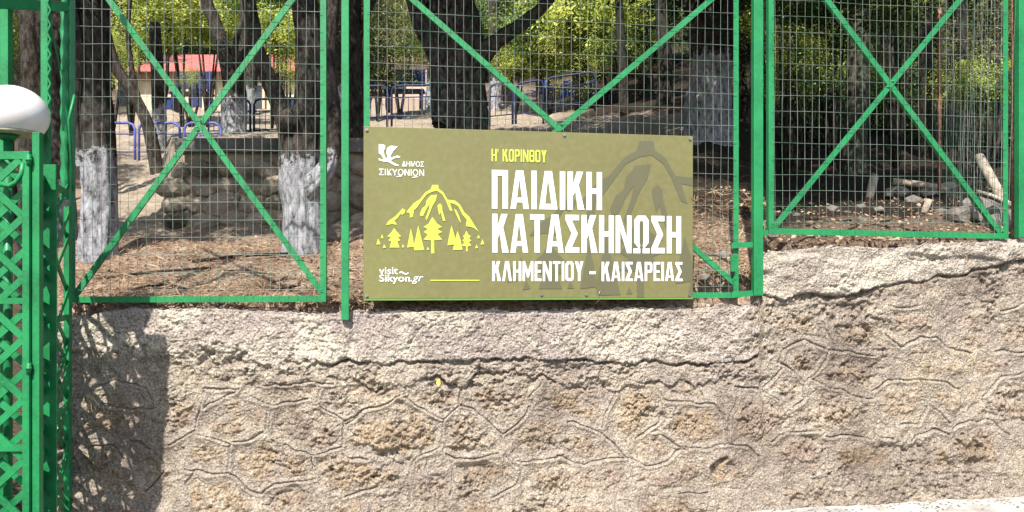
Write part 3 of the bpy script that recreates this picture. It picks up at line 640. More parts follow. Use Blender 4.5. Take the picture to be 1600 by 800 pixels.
MOUNT = [[(163,312),(180,285),(215,262),(245,232),(262,212),(280,222),(275,240),(262,250),(250,245),(235,268),(215,285),(230,310),(200,305)],
 [(285,235),(300,215),(330,180),(365,158),(400,115),(430,98),(440,72),(475,72),(478,95),(505,115),(530,160),(575,165),(605,190),(630,235),(660,262),(715,350),(690,330),(670,322),(640,318),(645,280),(620,250),(595,200),(570,185),(545,180),(560,230),(545,225),(520,165),(500,130),(470,108),(440,112),(405,130),(375,170),(350,205),(330,225),(325,262),(308,268),(305,240)],
 [(365,245),(380,210),(400,195),(405,165),(430,135),(468,130),(460,165),(440,200),(420,250),(405,285),(400,270),(420,215),(425,185),(405,215),(385,258),(370,258)],
 [(470,195),(485,182),(497,195),(500,225),(518,285),(505,288),(490,235),(482,252),(475,225)],[(568,212),(585,225),(600,260),(612,300),(600,285),(585,255)],
 [(440,262),(468,302),(498,322),(470,335),(500,352),(472,365),(498,398),(450,402),(452,480),(433,480),(433,402),(388,398),(412,368),(388,352),(412,335),(388,322),(418,302)],
 [(212,328),(232,355),(255,378),(236,385),(250,402),(232,410),(245,445),(185,445),(196,410),(178,402),(192,385),(172,378),(196,355)],
 [(312,332),(325,390),(332,440),(290,445),(300,392)],[(356,312),(375,395),(392,460),(335,462),(328,440),(340,390)],
 [(554,312),(572,375),(580,425),(530,432),(540,375)],[(590,345),(608,400),(620,458),(562,460),(575,400)],
 [(643,345),(655,368),(670,378),(660,390),(672,405),(658,412),(672,435),(650,438),(650,468),(640,468),(640,438),(615,435),(630,412),(618,405),(630,390),(622,378),(632,368)],
 [(118,390),(132,425),(106,428)],[(141,365),(150,390),(132,390)],[(154,425),(165,445),(144,448)],[(265,425),(274,444),(257,444)],[(413,440),(422,458),(406,458)],
 [(715,368),(723,390),(706,390)],[(738,395),(750,425),(726,428)],[(703,425),(712,448),(694,450)]]
f = Flat(.0012)
for p in MOUNT: f.poly(Z2(p))
f.build('mountain_print', INKY)
f = Flat(.0003)
for p in MOUNT: f.poly([spt(1010+(x-457)/3.81*2.36, 222+(y-75)/3.81*2.36) for x, y in p])
f.build('shadow_print', INKG)
for (x, y) in ((573, 203), (882, 211), (1078, 217), (573, 462), (846, 460), (916, 460), (1077, 461)):
    s, t = spt(x, y); c = sw(s, t, .001); m = MB(); m.tube([c, c+SN*.004], .009, 10); m.tube([c+SN*.004, c+SN*.009], .0045, 6); m.build('bolt', STEEL, sign)
s, t = spt(936, 466); c = sw(s, t, .006); m = MB(); m.tube([c+Vector((-.02, 0, -.03)), c+Vector((0, 0, -.008)), c+Vector((-.004, 0, .02)), c+Vector((.006, 0, .045))], .002, 5); m.build('tie_wire', STEEL, sign)

# ================================================================== FENCE
def wire_mesh_variants():
    out = []
    for kx in range(5):
        m = MB(); n = 16; a = random.uniform(0, 6); q = .0035
        m.tube([(q*math.sin(a+i*.7)*math.sin(i*.31+kx), q*.6*math.cos(a+i*.9), i/n) for i in range(n+1)], .00135, 5, False); out.append(m.mesh('wire'))
    for w_ in out: w_.materials.append(WIRE)
    return out
WIRES = wire_mesh_variants()
def wire(parent, a, b):
    o = bpy.data.objects.new('wire', random.choice(WIRES)); COL.objects.link(o); o.parent = parent
    d = Vector(b)-Vector(a); o.rotation_mode = 'QUATERNION'; o.rotation_quaternion = d.to_track_quat('Z', 'Y')
    o.location = Vector(a)-world_loc(parent); o.scale = (1, 1, d.length)
ZT = 4.0
def pt(X, z, off=0): return Vector((X, float(Yf(X))-off, z))
def panel(label, Xa, Xb, za0, zb0, ztop_, fr, cross, wires_v, wires_h, slope=0, topw=None):
    """framed mesh panel. za0/zb0 bottom rail heights; frame bar width fr; cross: ((Xa,za),(Xb,zb)) braces"""
    dirv = (pt(Xb, 0)-pt(Xa, 0)).normalized(); nrm = Vector((dirv.y, -dirv.x, 0))
    root = empty('mesh_fence', pt(Xa, za0), label, 'fence panel', 'green framed wire mesh fence panels')
    def bz(X): return za0+(zb0-za0)*(X-Xa)/(Xb-Xa)
    for X_, sg in ((Xa, 1), (Xb, -1)):
        m = MB(); m.angle(pt(X_, bz(X_)-fr/2), pt(X_, ztop_), fr, .004, dirv*sg, nrm); m.build('upright', GREEN, root)
    m = MB(); m.bar(pt(Xa, bz(Xa), .005), pt(Xb, bz(Xb), .005), fr*1.02, .004, nrm, ext=fr/2); m.bar(pt(Xa, bz(Xa)-fr/2+.002, -.014), pt(Xb, bz(Xb)-fr/2+.002, -.014), .004, .03, nrm); m.build('bottom_rail', GREEN, root)
    m = MB(); m.bar(pt(Xa, ztop_+.01, .005), pt(Xb, ztop_+.01, .005), fr, .004, nrm, ext=fr/2); m.build('top_rail', GREEN, root)
    for i, (a, b) in enumerate(cross):
        m = MB(); o = -.006-.006*i; m.angle(pt(*a, o), pt(*b, o), fr*1.0, .004, Vector((0, 0, 1)), nrm); m.build('diagonal_brace', GREEN, root)
    (ax_, az_), (bx_, bz_) = cross[0]; (cx_, cz_), (dx_, dz_) = cross[1]
    s1 = (bz_-az_)/(bx_-ax_); s2 = (dz_-cz_)/(dx_-cx_); xi = (cz_-az_+s1*ax_-s2*cx_)/(s1-s2)
    for (xw, zw) in ((xi+.012, az_+s1*(xi-ax_)+.02), (xi-.014, az_+s1*(xi-ax_)-.018), (bx_, bz_+.02), (dx_, dz_+.02)):
        m = MB(); q_ = pt(xw, zw, .001); m.blob(q_, .012, .005, .007, int(abs(xw)*1000), 1, .3); m.build('weld', GREEN, root)
    X_ = Xa+.02
    while X_ < Xb-.01:
        wire(root, pt(X_, bz(X_), .0105), pt(X_+random.uniform(-.003, .003), ztop_, .0105)); X_ += wires_v*dirv.x*random.uniform(.97, 1.03)
    z = za0+wires_h*.55
    while z < ztop_:
        if zb0+(z-za0)*1.0 < ztop_+.3: wire(root, pt(Xa, z, .0145), pt(Xb, z+(zb0-za0)+slope, .0145))
        z += wires_h
    return root
def XZ(px, py): p = on_fence(px, py); return p.x, p.z
# left panel
Xa, za = XZ(113, 468); Xb, zb = XZ(505, 467)
cr1 = ((XZ(455, -5)), (XZ(115, 462))); cr2 = ((XZ(164, -8)), (XZ(503, 458)))
def extend_up(lo, hi, z=ZT):
    (x0, z0), (x1, z1) = lo, hi; t = (z-z0)/(z1-z0); return (x0+(x1-x0)*t, z)
panel('leftmost green framed wire mesh panel crossed by diagonal braces beside the gate tower', Xa, Xb, za, zb, ZT, .034,
      [((Xb-.0, ZT) if False else extend_up(XZ(115, 462), XZ(455, -5)), XZ(115, 462)), (extend_up(XZ(503, 458), XZ(164, -8)), XZ(503, 458))], .05, .10, 0)
Xa, za = XZ(573, 463); Xb, zb = XZ(1150, 461)
panel('middle green framed wire mesh panel that carries the big olive sign', Xa, Xb, za, zb, ZT, .034,
      [(extend_up(XZ(575, 455), XZ(1110, 0)), XZ(575, 455)), (extend_up(XZ(1148, 442), XZ(650, 0)), XZ(1148, 442))], .05, .10, 0)
Xa, za = XZ(1205, 361); Xb, zb = XZ(1571, 369)
panel('rightmost green framed wire mesh panel standing above the raised coping', Xa, Xb, za, zb, ZT, .036,
      [(extend_up(XZ(1206, 360), XZ(1500, 0)), XZ(1206, 360)), (extend_up(XZ(1567, 366), XZ(1295, 0)), XZ(1567, 366))], .05, .10, .03)
def post(px, py, wd, label, off=.02, dp=.04, extra=None, mat=GREEN, top=4.12):
    a = on_fence(px, py, off); r = empty('fence_post', a, label, 'fence post', 'green steel fence posts')
    dirv = (pt(a.x+.1, 0)-pt(a.x, 0)).normalized(); nrm = Vector((dirv.y, -dirv.x, 0))
    m = MB(); m.bar(a, Vector((a.x, a.y, top)), wd, dp, nrm); m.build('post_tube', mat, r, bevel=.003)
    m = MB(); m.box((a.x, a.y, top+.006), wd+.008, dp+.008, .01); m.build('cap', mat, r)
    return r, a, dirv, nrm
post(539.5, 500, .043, 'green square fence post left of the sign, fixed in front of the coping', .025)
r_, a_, dv, nm_ = post(1183, 462, .062, 'thick green fence post at the step between lower and raised coping', .0, .045)
def lug(parent, p0, p1, w_, name='bracket'): m = MB(); m.bar(p0, p1, w_, .006, nm_); m.build(name, GREEN, parent)
lug(r_, on_fence(1143, 384, .028), on_fence(1176, 382, .028), .034)
lug(r_, on_fence(1143, 461, .012), on_fence(1176, 458, .012), .036)
m = MB(); m.bar(on_fence(1145, 398, .02), on_fence(1145, 424, .02), .028, .012, nm_); m.build('latch', GREEN2, r_)
lug(r_, on_fence(1190, 363, .004), on_fence(1200, 364, .004), .034)
post(1594.5, 372, .058, 'thick green fence post at the right end of the fence', -.01, .045)
# gap filler rails at the posts
RUST = simple('rusty_steel', (.16, .06, .035), (.42, .22, .16), 30, .85, .4, .003, bscale=120)
a = on_fence(1583.5, 368, -.06); m = MB(); m.tube([a, (a.x, a.y, 4.0)], .013, 8)
tag(m.build('rusty_pole', RUST), 'thin rusty pinkish steel pole just left of the right end fence post', 'pole')

# second mesh run going away from the right end
A = Vector((on_fence(1579, 360).x, 5.33, 0)); B = Vector(((1468-800)/F*8.2, 8.2, 0))
root = empty('wire_fence', (A.x, A.y, 1.8), 'old wire mesh fence running uphill away from the right end post', 'fence')
L = (B-A).length; k_ = 0; s_ = 0
while s_ < L:
    q = A+(B-A)*(s_/L); z0 = tzx(q.x, q.y)-.02; j = Vector((random.uniform(-.02, .02), 0, 0))
    wire(root, (q.x, q.y, z0), (q.x+random.uniform(-.03, .03)+.05, q.y, z0+1.75)); s_ += .11
for i in range(17):
    pts = []
    for jx in range(3):
        q = A+(B-A)*(jx/2); pts.append(Vector((q.x+.05*i/17, q.y, tzx(q.x, q.y)+.05+i*.105+(.02 if jx == 1 else 0))))
    for a, b in zip(pts[:-1], pts[1:]): wire(root, a, b)
q = B; z0 = tzx(q.x, q.y); m = MB(); m.tube([(q.x, q.y, z0-.1), (q.x, q.y, z0+1.9)], .02, 8); m.build('post_tube', RUST, root)

# ================================================================== GATE, TOWER AND LAMP (left edge)
GD = 3.70
def gp(px, py, d=GD): return P(px, py, d)
gate = empty('metal_gate', (gp(43, 800).x, GD, 0), 'green lattice gate leaf of flat diagonal bars at the left edge', 'gate')
ztopg = gp(0, 243).z; xs1 = gp(43, 0).x
m = MB(); m.bar((xs1, GD, .05), (xs1, GD, ztopg+.018), .032, .03); m.build('stile', GREEN2, gate, bevel=.002)
m = MB(); m.bar((xs1-1.35, GD, .05), (xs1-1.35, GD, ztopg+.018), .032, .03); m.build('stile', GREEN2, gate, bevel=.002)
for py in (243, 470, 700, 880):
    m = MB(); z = gp(0, py).z; m.bar((xs1-1.33, GD+.002, z), (xs1-.017, GD+.002, z), .036 if py == 243 else .027, .026); m.build('rail', GREEN2, gate)
x_r = xs1-.016; pitch = .281; z0 = gp(0, 340).z
for k_ in range(-5, 12):
    for sg in (1, -1):
        for (lay, dy, col_) in ((0, 0, GREEN2), (1, .036, GREEN2)):
            zc = z0-(k_+.5*lay)*pitch
            x0, z_0 = x_r, zc; x1 = x_r-1.3; z1 = zc+sg*1.3*.92
            lo, hi = .07, ztopg-.02
            def clipz(xa, za_, xb, zb_):
                if za_ > zb_: xa, za_, xb, zb_ = xb, zb_, xa, za_
                if zb_ < lo or za_ > hi: return None
                if za_ < lo: t = (lo-za_)/(zb_-za_); xa += (xb-xa)*t; za_ = lo
                if zb_ > hi: t = (hi-za_)/(zb_-za_); xb = xa+(xb-xa)*t; zb_ = hi
                return (xa, za_), (xb, zb_)
            q = clipz(x0, z_0, x1, z1)
            if q and abs(q[0][1]-q[1][1]) > .06:
                m = MB(); y = GD+dy+(.006 if sg > 0 else -.006); m.bar((q[0][0], y, q[0][1]), (q[1][0], y, q[1][1]), .032, .008); m.build('lattice_bar', GREEN2, gate)
m = MB(); cx, cz = gp(2, 300).x, gp(2, 262).z
m.tube([(xs1-.012, GD-.012, gp(0, 255).z), (xs1-.02, GD-.012, gp(0, 272).z), (xs1-.045, GD-.012, gp(0, 285).z), (xs1-.075, GD-.012, gp(0, 291).z), (xs1-.12, GD-.012, gp(0, 288).z)], .012, 8); m.build('scroll', GREEN2, gate)
# tower: lattice column from the gate post back to the wall
tw = empty('gate_tower', (gp(55, 0).x, GD+.03, 0), 'tall green lattice gate tower of angle bars and twisted rods beside the wall', 'gate pillar')
p1 = Vector((gp(55, 0).x, GD+.02, 0)); p2 = Vector((gp(72, 0, 4.05).x, 4.05, 0)); p3 = Vector((gp(109, 0, 4.52).x, 4.50, 0)); p4 = Vector((gp(10, 0, 4.15).x, 4.15, 0))
def vert(name, p, wd, z0, z1, dp=None): m = MB(); m.bar((p.x, p.y, z0), (p.x, p.y, z1), wd, dp or wd); return m.build(name, GREEN2, tw, bevel=.002)
vert('post', p1, .034, 0, gp(0, 206).z); vert('post', p2+Vector((0, 0, 0)), .036, 0, 3.6); vert('post', p3, .032, 0, 1.87); vert('post', p4, .042, 0, 3.6)
vert('post', p3+Vector((-.11, .0, 0)), .02, 0, 1.8, .03)
for py in (250, 575):
    m = MB(); z = gp(0, py).z; m.tube([(p1.x-.022, GD-.012, z-.025), (p1.x-.022, GD-.012, z+.025)], .011, 10); m.tube([(p1.x-.022, GD-.012, z-.006), (p1.x-.022, GD-.012, z+.006)], .014, 10); m.build('hinge', GREEN2, tw)
def flatbar(a, b, w_=.03, t_=.006, nm='lattice_bar'):
    dv_ = (Vector(b)-Vector(a)); n_ = Vector((dv_.y, -dv_.x, 0)); n_ = n_ if n_.length > 1e-4 else Vector((0, -1, 0))
    m = MB(); m.bar(a, b, w_, t_, n_); m.build(nm, GREEN2, tw)
zt = gp(0, 243).z
def at_(p, z): return Vector((p.x, p.y, z))
for (pa_, pb_, st, o) in ((p1, p2, .27, 0), (p2, p3, .30, .1), (p1, p3, .42, .05)):
    nn = Vector(((pb_-pa_).y, -(pb_-pa_).x, 0)).normalized()
    z = .1+o; i = 0
    while z < (zt-st if True else 3):
        flatbar(at_(pa_, z)+nn*.006, at_(pb_, z+st)+nn*.006); flatbar(at_(pb_, z)-nn*.006, at_(pa_, z+st)-nn*.006); z += st; i += 1
    for zz in (.12, .75, 1.25, zt-.09): flatbar(at_(pa_, zz), at_(pb_, zz), .03, .012, 'rail')
# sheet behind the hinge post, added to widen the tower's shadow on the wall
m = MB(); xq = (70-800)/F*3.85; m.bar((xq, 3.85, .05), (xq, 3.85, zt-.02), .115, .006); m.build('shadow_plate', GREEN2, tw)
# zig-zag rod on the tall post and a twisted rod nearer the wall
m = MB(); pts = []
for i in range(60):
    z = 1.3+i*.037; pts.append((p2.x+.024+(.012 if i % 2 else -.006), p2.y-.022, z))
m.tube(pts, .006, 6); m.build('zigzag_rod', GREEN2, tw)
def twisted(name, a, b, r, n=4, turns=14, amp=.35):
    a, b = Vector(a), Vector(b); L = (b-a).length; seg = int(L/.01); m = MB(); V_ = []
    ns = 12
    for i in range(seg+1):
        p = a.lerp(b, i/seg); th = turns*2*math.pi*i/seg/3
        for k in range(ns):
            an = 2*math.pi*k/ns; rr = r*(1+amp*.5*math.cos(3*(an)+th*3)); V_.append((p.x+rr*math.cos(an), p.y+rr*math.sin(an), p.z))
    m.add(V_, [(i*ns+k, i*ns+(k+1) % ns, (i+1)*ns+(k+1) % ns, (i+1)*ns+k) for i in range(seg) for k in range(ns)], True); m.build(name, GREEN2, tw)
twisted('twisted_rod', (p3.x, p3.y-.03, gp(0, 312, 4.5).z), (p3.x, p3.y-.03, 3.5), .021)
m = MB(); m.tube([(p3.x+.05, 4.47, gp(0, 300, 4.5).z), (p3.x+.02, 4.47, gp(0, 190, 4.5).z+.0), (p3.x+.055, 4.47, gp(0, 150, 4.5).z)], .008, 6); m.build('brace_rod', GREEN2, tw)
flatbar((p2.x-.25, 4.0, gp(0, 5, 4).z), (p3.x+.02, 4.46, gp(0, 5, 4.4).z), .05, .02, 'top_beam')
flatbar((p2.x-.0, p2.y-.02, gp(0, -20, 4).z), (p3.x-.01, 4.44, gp(0, 108, 4.44).z), .025, .006, 'lattice_bar')
# globe lamp
LD = 3.86
lc = P(19, 178, LD)
lamp = empty('globe_lamp', (lc.x, LD, P(0, 208, LD).z), 'white round glass globe lamp on top of the green gate', 'lamp')
m = MB(); rg = .161; nlat, nlon = 24, 40; VV = []
for i in range(nlat+1):
    ph = math.pi*(.0+.70*i/nlat); r0 = math.sin(ph)*rg; z = math.cos(ph)*rg*.87
    for k in range(nlon): a = 2*math.pi*k/nlon; VV.append((lc.x+r0*math.cos(a), LD+r0*math.sin(a), lc.z+z-.005))
m.add(VV, [(i*nlon+k, (i+1)*nlon+k, (i+1)*nlon+(k+1) % nlon, i*nlon+(k+1) % nlon) for i in range(nlat) for k in range(nlon)], True)
OPAL, n_, b_ = mat_new('opal_glass'); t_ = noise(n_, 8, 5, .6, pos(n_)); n_.links.new(ramp(n_, t_.outputs[0], [(.3, (.72, .665, .62)), (.6, (.80, .755, .715))]), b_.inputs['Base Color']); b_.inputs['Roughness'].default_value = .3; b_.inputs['Subsurface Weight'].default_value = .25; b_.inputs['Subsurface Radius'].default_value = (.08, .07, .06)
m.build('globe', OPAL, lamp)
zb = lc.z-.005+math.cos(math.pi*.7)*rg*.87
m = MB(); m.tube([(lc.x, LD, zb-.012), (lc.x, LD, zb+.004)], .128, 40); m.build('collar', simple('stained_collar', (.35, .28, .16), (.6, .55, .42), 20, .6, .1), lamp)
m = MB(); m.tube([(lc.x-.02, LD, zb-.04), (lc.x-.02, LD, zb-.012)], [.03, .05], 24); m.tube([(lc.x-.02, LD, .05), (lc.x-.02, LD, zb-.04)], .02, 14); m.build('lamp_base', GREEN2, lamp)

# ================================================================== TREES
def catmull(pts, n=6):
    out = []
    P_ = [np.array(p, float) for p in pts]; P_ = [2*P_[0]-P_[1]]+P_+[2*P_[-1]-P_[-2]]
    for i in range(1, len(P_)-2):
        for k in range(n):
            t = k/n; a, b, c, d_ = P_[i-1:i+3]
            out.append(.5*((2*b)+(-a+c)*t+(2*a-5*b+4*c-d_)*t*t+(-a+3*b-3*c+d_)*t**3))
    out.append(P_[-2]); return np.array(out)
def trunk_mesh(name, pts, ns=28, step=.05, amp=.10, seed=0, mat=BARK, parent=None, flare=True):
    """pts: (x, y, z, r)"""
    a = catmull(pts, 8); L = np.r_[0, np.cumsum(np.linalg.norm(np.diff(a[:, :3], axis=0), axis=1))]
    n = max(8, int(L[-1]/step)); t = np.linspace(0, L[-1], n); q = np.stack([np.interp(t, L, a[:, i]) for i in range(4)], 1)
    d_ = np.gradient(q[:, :3], axis=0); d_ /= np.linalg.norm(d_, axis=1)[:, None]
    ref = np.array([.1, 1, .05]); u = ref-d_*(d_@ref)[:, None]; u /= np.linalg.norm(u, axis=1)[:, None]; v = np.cross(d_, u)
    an = np.linspace(0, 2*math.pi, ns, endpoint=False); A_, T_ = np.meshgrid(an, t)
    ca_, sa_ = np.cos(A_), np.sin(A_)
    bark = fbm(ca_*6+T_*.3+seed, sa_*6+T_*1.7, 3, seed)*1.0-np.abs(fbm(ca_*9+seed*3, sa_*9+T_*2.5, 2, seed+3))*1.2
    lump = fbm(ca_*1.2+T_*1.5+seed, sa_*1.2+T_*1.1, 2, seed+9)
    rr = q[:, 3][:, None]*(1+amp*bark+.22*lump)
    if flare: rr = rr*(1+.2*np.exp(-T_/.14)*(1+.5*np.cos(A_*4+seed)))
    V_ = q[:, None, :3]+(u[:, None, :]*ca_[..., None]+v[:, None, :]*sa_[..., None])*rr[..., None]
    ii = np.arange(n*ns).reshape(n, ns); F_ = np.stack([ii[:-1], np.roll(ii[:-1], -1, 1), np.roll(ii[1:], -1, 1), ii[1:]], -1).reshape(-1, 4)
    return link_mesh(name, mesh_np(name, V_.reshape(-1, 3), F_, True), mat, parent)
def leaf_cloud(n, size, seed, rx=1, rz=1, ncl=120, spread=.16, shell=.55, droop=0, aspect=.5):
    g = np.random.default_rng(seed)
    c = g.normal(size=(ncl, 3)); c /= np.linalg.norm(c, axis=1)[:, None]; rad = (shell+(1-shell)*g.random(ncl))**.7
    lump = 1+.28*np.sin(c[:, 0]*5+seed)*np.cos(c[:, 2]*4+seed)
    c *= (rad*lump)[:, None]; w_ = g.random(ncl)**1.5+.15; pick = g.choice(ncl, n, p=w_/w_.sum())
    sp = spread*(.5+g.random(ncl))
    o = g.normal(size=(n, 3))*sp[pick][:, None]*.6; p = c[pick]+o; p[:, 2] -= droop*np.abs(g.normal(size=n))*.2
    p[:, :2] *= rx; p[:, 2] *= rz
    q = g.normal(size=(n, 3))*.55+np.array([0, -.42, .68]); q[:, :2] += (c[pick]*.7)[:, :2]; q /= np.linalg.norm(q, axis=1)[:, None]     # blades turn up and outwards
    d_ = np.cross(q, g.normal(size=(n, 3))); d_ /= np.linalg.norm(d_, axis=1)[:, None]
    e = np.cross(q, d_)
    s = size*(.55+.9*g.random(n))[:, None]
    nn = np.cross(d_, e)*s*.12
    V_ = np.stack([p-d_*s*.5, p+e*s*aspect*.5+nn, p+d_*s*.5, p-e*s*aspect*.5+nn], 1).reshape(-1, 3)
    return mesh_np('crown', V_, np.arange(4*n).reshape(n, 4))
CR = [leaf_cloud(15000, .085, 1, 2.0, 1.5), leaf_cloud(16000, .08, 2, 2.3, 1.3, 150, .13), leaf_cloud(13000, .10, 3, 1.8, 2.0, 110, .18),
      leaf_cloud(14000, .11, 4, 2.0, 1.7, 130, .12, .3), leaf_cloud(9000, .13, 5, 1.6, 1.6, 90, .15, .3)]
BUSH = [leaf_cloud(5200, .075, 11, 1.0, .8, 70, .2, .2, aspect=.45), leaf_cloud(5200, .065, 12, .9, 1.0, 80, .2, .2, .6, aspect=.3), leaf_cloud(4500, .085, 13, 1.1, .7, 60, .22, .2)]
def put(name, me, mat, loc, parent, sc=(1, 1, 1), rz=0):
    rz = (rz+.9) % 1.8-.9
    o = bpy.data.objects.new(name, me); COL.objects.link(o)
    if not me.materials: me.materials.append(mat)
    o.material_slots[0].link = 'OBJECT'; o.material_slots[0].material = mat
    o.parent = parent; o.location = Vector(loc)-(world_loc(parent) if parent else Vector((0, 0, 0))); o.scale = sc; o.rotation_euler[2] = rz
    return o
def wp(px, py, d_, r): p = P(px, py, d_); return (p.x, p.y, p.z, r)
def tree(label, base, limbs, crowns, wt=None, group=None, c1=None, c2=None, name='tree'):
    b0 = P(*base[:3]); zz = tzx(b0.x, b0.y); root = empty(name, (b0.x, b0.y, zz), label, 'tree', group)
    mt = BARK if wt is None and c1 is None else bark_mat('bark_of_tree', wt, *( (c1, c2) if c1 else ()))
    for i, l in enumerate(limbs):
        pts = [wp(*q) for q in l]
        if i == 0: pts[0] = (pts[0][0], pts[0][1], min(pts[0][2], zz)-.08-pts[0][3], pts[0][3])
        near = base[2] < 11
        trunk_mesh('trunk' if i == 0 else 'limb', pts, 40 if near else 18, .022 if near else .1, .20, i+int(b0.x*10), mt, root, i == 0)
    for (me, mat, c, sc) in crowns:
        put('crown', me, mat, c, root, sc, random.uniform(-.9, .9))
    return root
for (px, py, d_, r_, lab) in ((389, 162, 20, .17, 'white painted trunk between the forked tree and the dark hoop railing'), (522, 170, 18, .17, 'small white painted trunk far behind, just left of the sign post'), (246, 236, 13, .14, 'short white painted trunk at the foot of the slender leaning tree'), (672, 172, 20, .17, 'white painted trunk touching the massive dark tree on its left'), (772, 170, 19, .17, 'white painted trunk touching the massive dark tree on its right')):
    tree(lab, (px, py, d_), [[(px, py, d_, r_), (px+3, py-30, d_, r_*.9), (px+2, py-80, d_, r_*.8), (px-4, py-200, d_, r_*.6)]], [], wt=.75)
# --- trees near the fence, left part
tree('whitewashed tree trunk nearest the gate, dark above its painted foot', (150, 402, 6.2),
     [[(150, 402, 6.2, .135), (155, 330, 6.2, .125), (152, 250, 6.2, .125), (145, 120, 6.2, .125), (140, 0, 6.2, .13), (120, -250, 6.3, .11), (140, -500, 6.4, .07)],
      [(128, 260, 6.15, .04), (118, 170, 6.1, .045), (124, 90, 6.05, .035), (110, -20, 6.0, .03)]],
     [(CR[0], LEAF_MID, (-3.1, 6.6, 6.4), (.62, .7, .7)), (CR[1], LEAF_DARK, (-2.0, 7.6, 6.9), (.8, .9, .8)), (CR[2], LEAF_DARK, (-3.4, 5.35, 4.75), (.48, .36, .28))], wt=.80)  # last crown is added above the frame to shade the trunk
tree('whitewashed twisted tree with three dark limbs, left of the sign', (472, 390, 6.5),
     [[(474, 388, 6.5, .175), (474, 330, 6.5, .16), (470, 280, 6.5, .165), (472, 225, 6.5, .16), (482, 160, 6.5, .115), (483, 60, 6.5, .105), (470, -60, 6.5, .10), (460, -300, 6.6, .08)],
      [(462, 260, 6.5, .11), (448, 200, 6.5, .08), (428, 140, 6.5, .068), (405, 85, 6.5, .058), (390, 10, 6.5, .05), (350, -150, 6.4, .05)],
      [(478, 300, 6.45, .10), (500, 278, 6.4, .085), (518, 245, 6.4, .065), (522, 190, 6.45, .06), (512, 100, 6.5, .06), (520, 0, 6.5, .055), (540, -200, 6.6, .04)],
      [(455, 205, 6.4, .075), (452, 185, 6.33, .085), (456, 170, 6.32, .03)]],
     [(CR[1], LEAF_DARK, (-1.9, 6.6, 6.4), (.9, 1.0, .9)), (CR[2], LEAF_MID, (-.6, 7.0, 6.9), (.9, .8, .7)), (CR[1], LEAF_DARK, (-1.75, 5.75, 4.75), (.62, .36, .34)), (CR[4], LEAF_DARK, (-2.7, 6.3, 4.9), (.6, .5, .36))], wt=.72)  # last two crowns are added above the frame to shade trunk and terrace
tree('dark leaning tree just behind the gate tower', (92, 330, 7.0), [[(88, 420, 7.0, .16), (92, 250, 7.0, .13), (92, 120, 7.0, .125), (84, 40, 7, .12), (70, -80, 7, .1), (60, -300, 7, .08)]],
     [(CR[3], LEAF_DARK, (-7.4, 7.2, 6.9), (.7, .8, .8)), (CR[0], LEAF_DARK, (-4.7, 5.4, 4.6), (.6, .4, .4))], wt=.5)  # second crown is added out of view to shade the ground behind the gate
tree('dark tree at far left edge seen through the gate', (45, 300, 8.5), [[(42, 400, 8.5, .12), (50, 180, 8.5, .11), (48, 60, 8.5, .10), (40, -60, 8.5, .1), (50, -260, 8.5, .07)]],
     [(CR[4], LEAF_DRY, (-7.3, 9.4, 5.4), (.7, .7, .7))])
tree('slender leaning tree behind the sandy path, rising from the hoop railing', (245, 262, 11.0),
     [[(250, 262, 11.0, .10), (232, 200, 11, .085), (205, 140, 11, .075), (175, 90, 11, .07), (158, 0, 11, .06), (150, -160, 11, .05)], [(240, 240, 11, .05), (215, 150, 11.1, .04), (200, 60, 11.1, .035), (205, -30, 11, .03)]],
     [(CR[2], LEAF_YEL, (-5.2, 11.6, 6.7), (.7, .6, .55))])
tree('forked whitewashed tree in front of the red roofed building', (362, 215, 14),
     [[(366, 225, 14, .27), (366, 180, 14, .22), (366, 140, 14, .19), (352, 85, 14, .13), (334, 30, 14, .11), (322, 0, 14, .11), (300, -120, 14, .09)], [(368, 140, 14, .15), (376, 95, 14, .12), (384, 30, 14, .10), (386, -20, 14, .10), (395, -120, 14, .08)],
      [(366, 90, 13.8, .05), (370, 60, 13.7, .05), (378, 35, 13.7, .03)]],
     [(CR[3], LEAF_MID, (-5.0, 15.6, 9.9), (.9, .8, .6))], wt=.62)
tree('massive dark old tree rising behind the sign', (720, 215, 10),
     [[(722, 235, 10, .40), (720, 190, 10, .35), (716, 120, 10, .34), (712, 60, 10, .33), (706, 10, 10, .30), (700, -100, 10, .2), (690, -280, 10, .12)],
      [(705, 110, 10, .2), (675, 60, 10, .17), (655, 10, 10, .15), (630, -100, 10, .1)],
      [(735, 100, 10, .17), (775, 65, 10, .10), (815, 38, 10, .085), (850, 8, 10, .075), (900, -60, 10, .06)],
      [(700, 185, 9.75, .12), (690, 200, 9.7, .14)]],
     [(CR[0], LEAF_DARK, (-1.2, 9.2, 7.0), (1.3, 1.0, .8)), (CR[1], LEAF_DARK, (.6, 9.6, 6.6), (1.0, 1.0, .8)), (CR[3], LEAF_MID, (-2.6, 10.4, 6.2), (.8, .8, .6))], c1=(.030, .026, .023), c2=(.21, .19, .175))
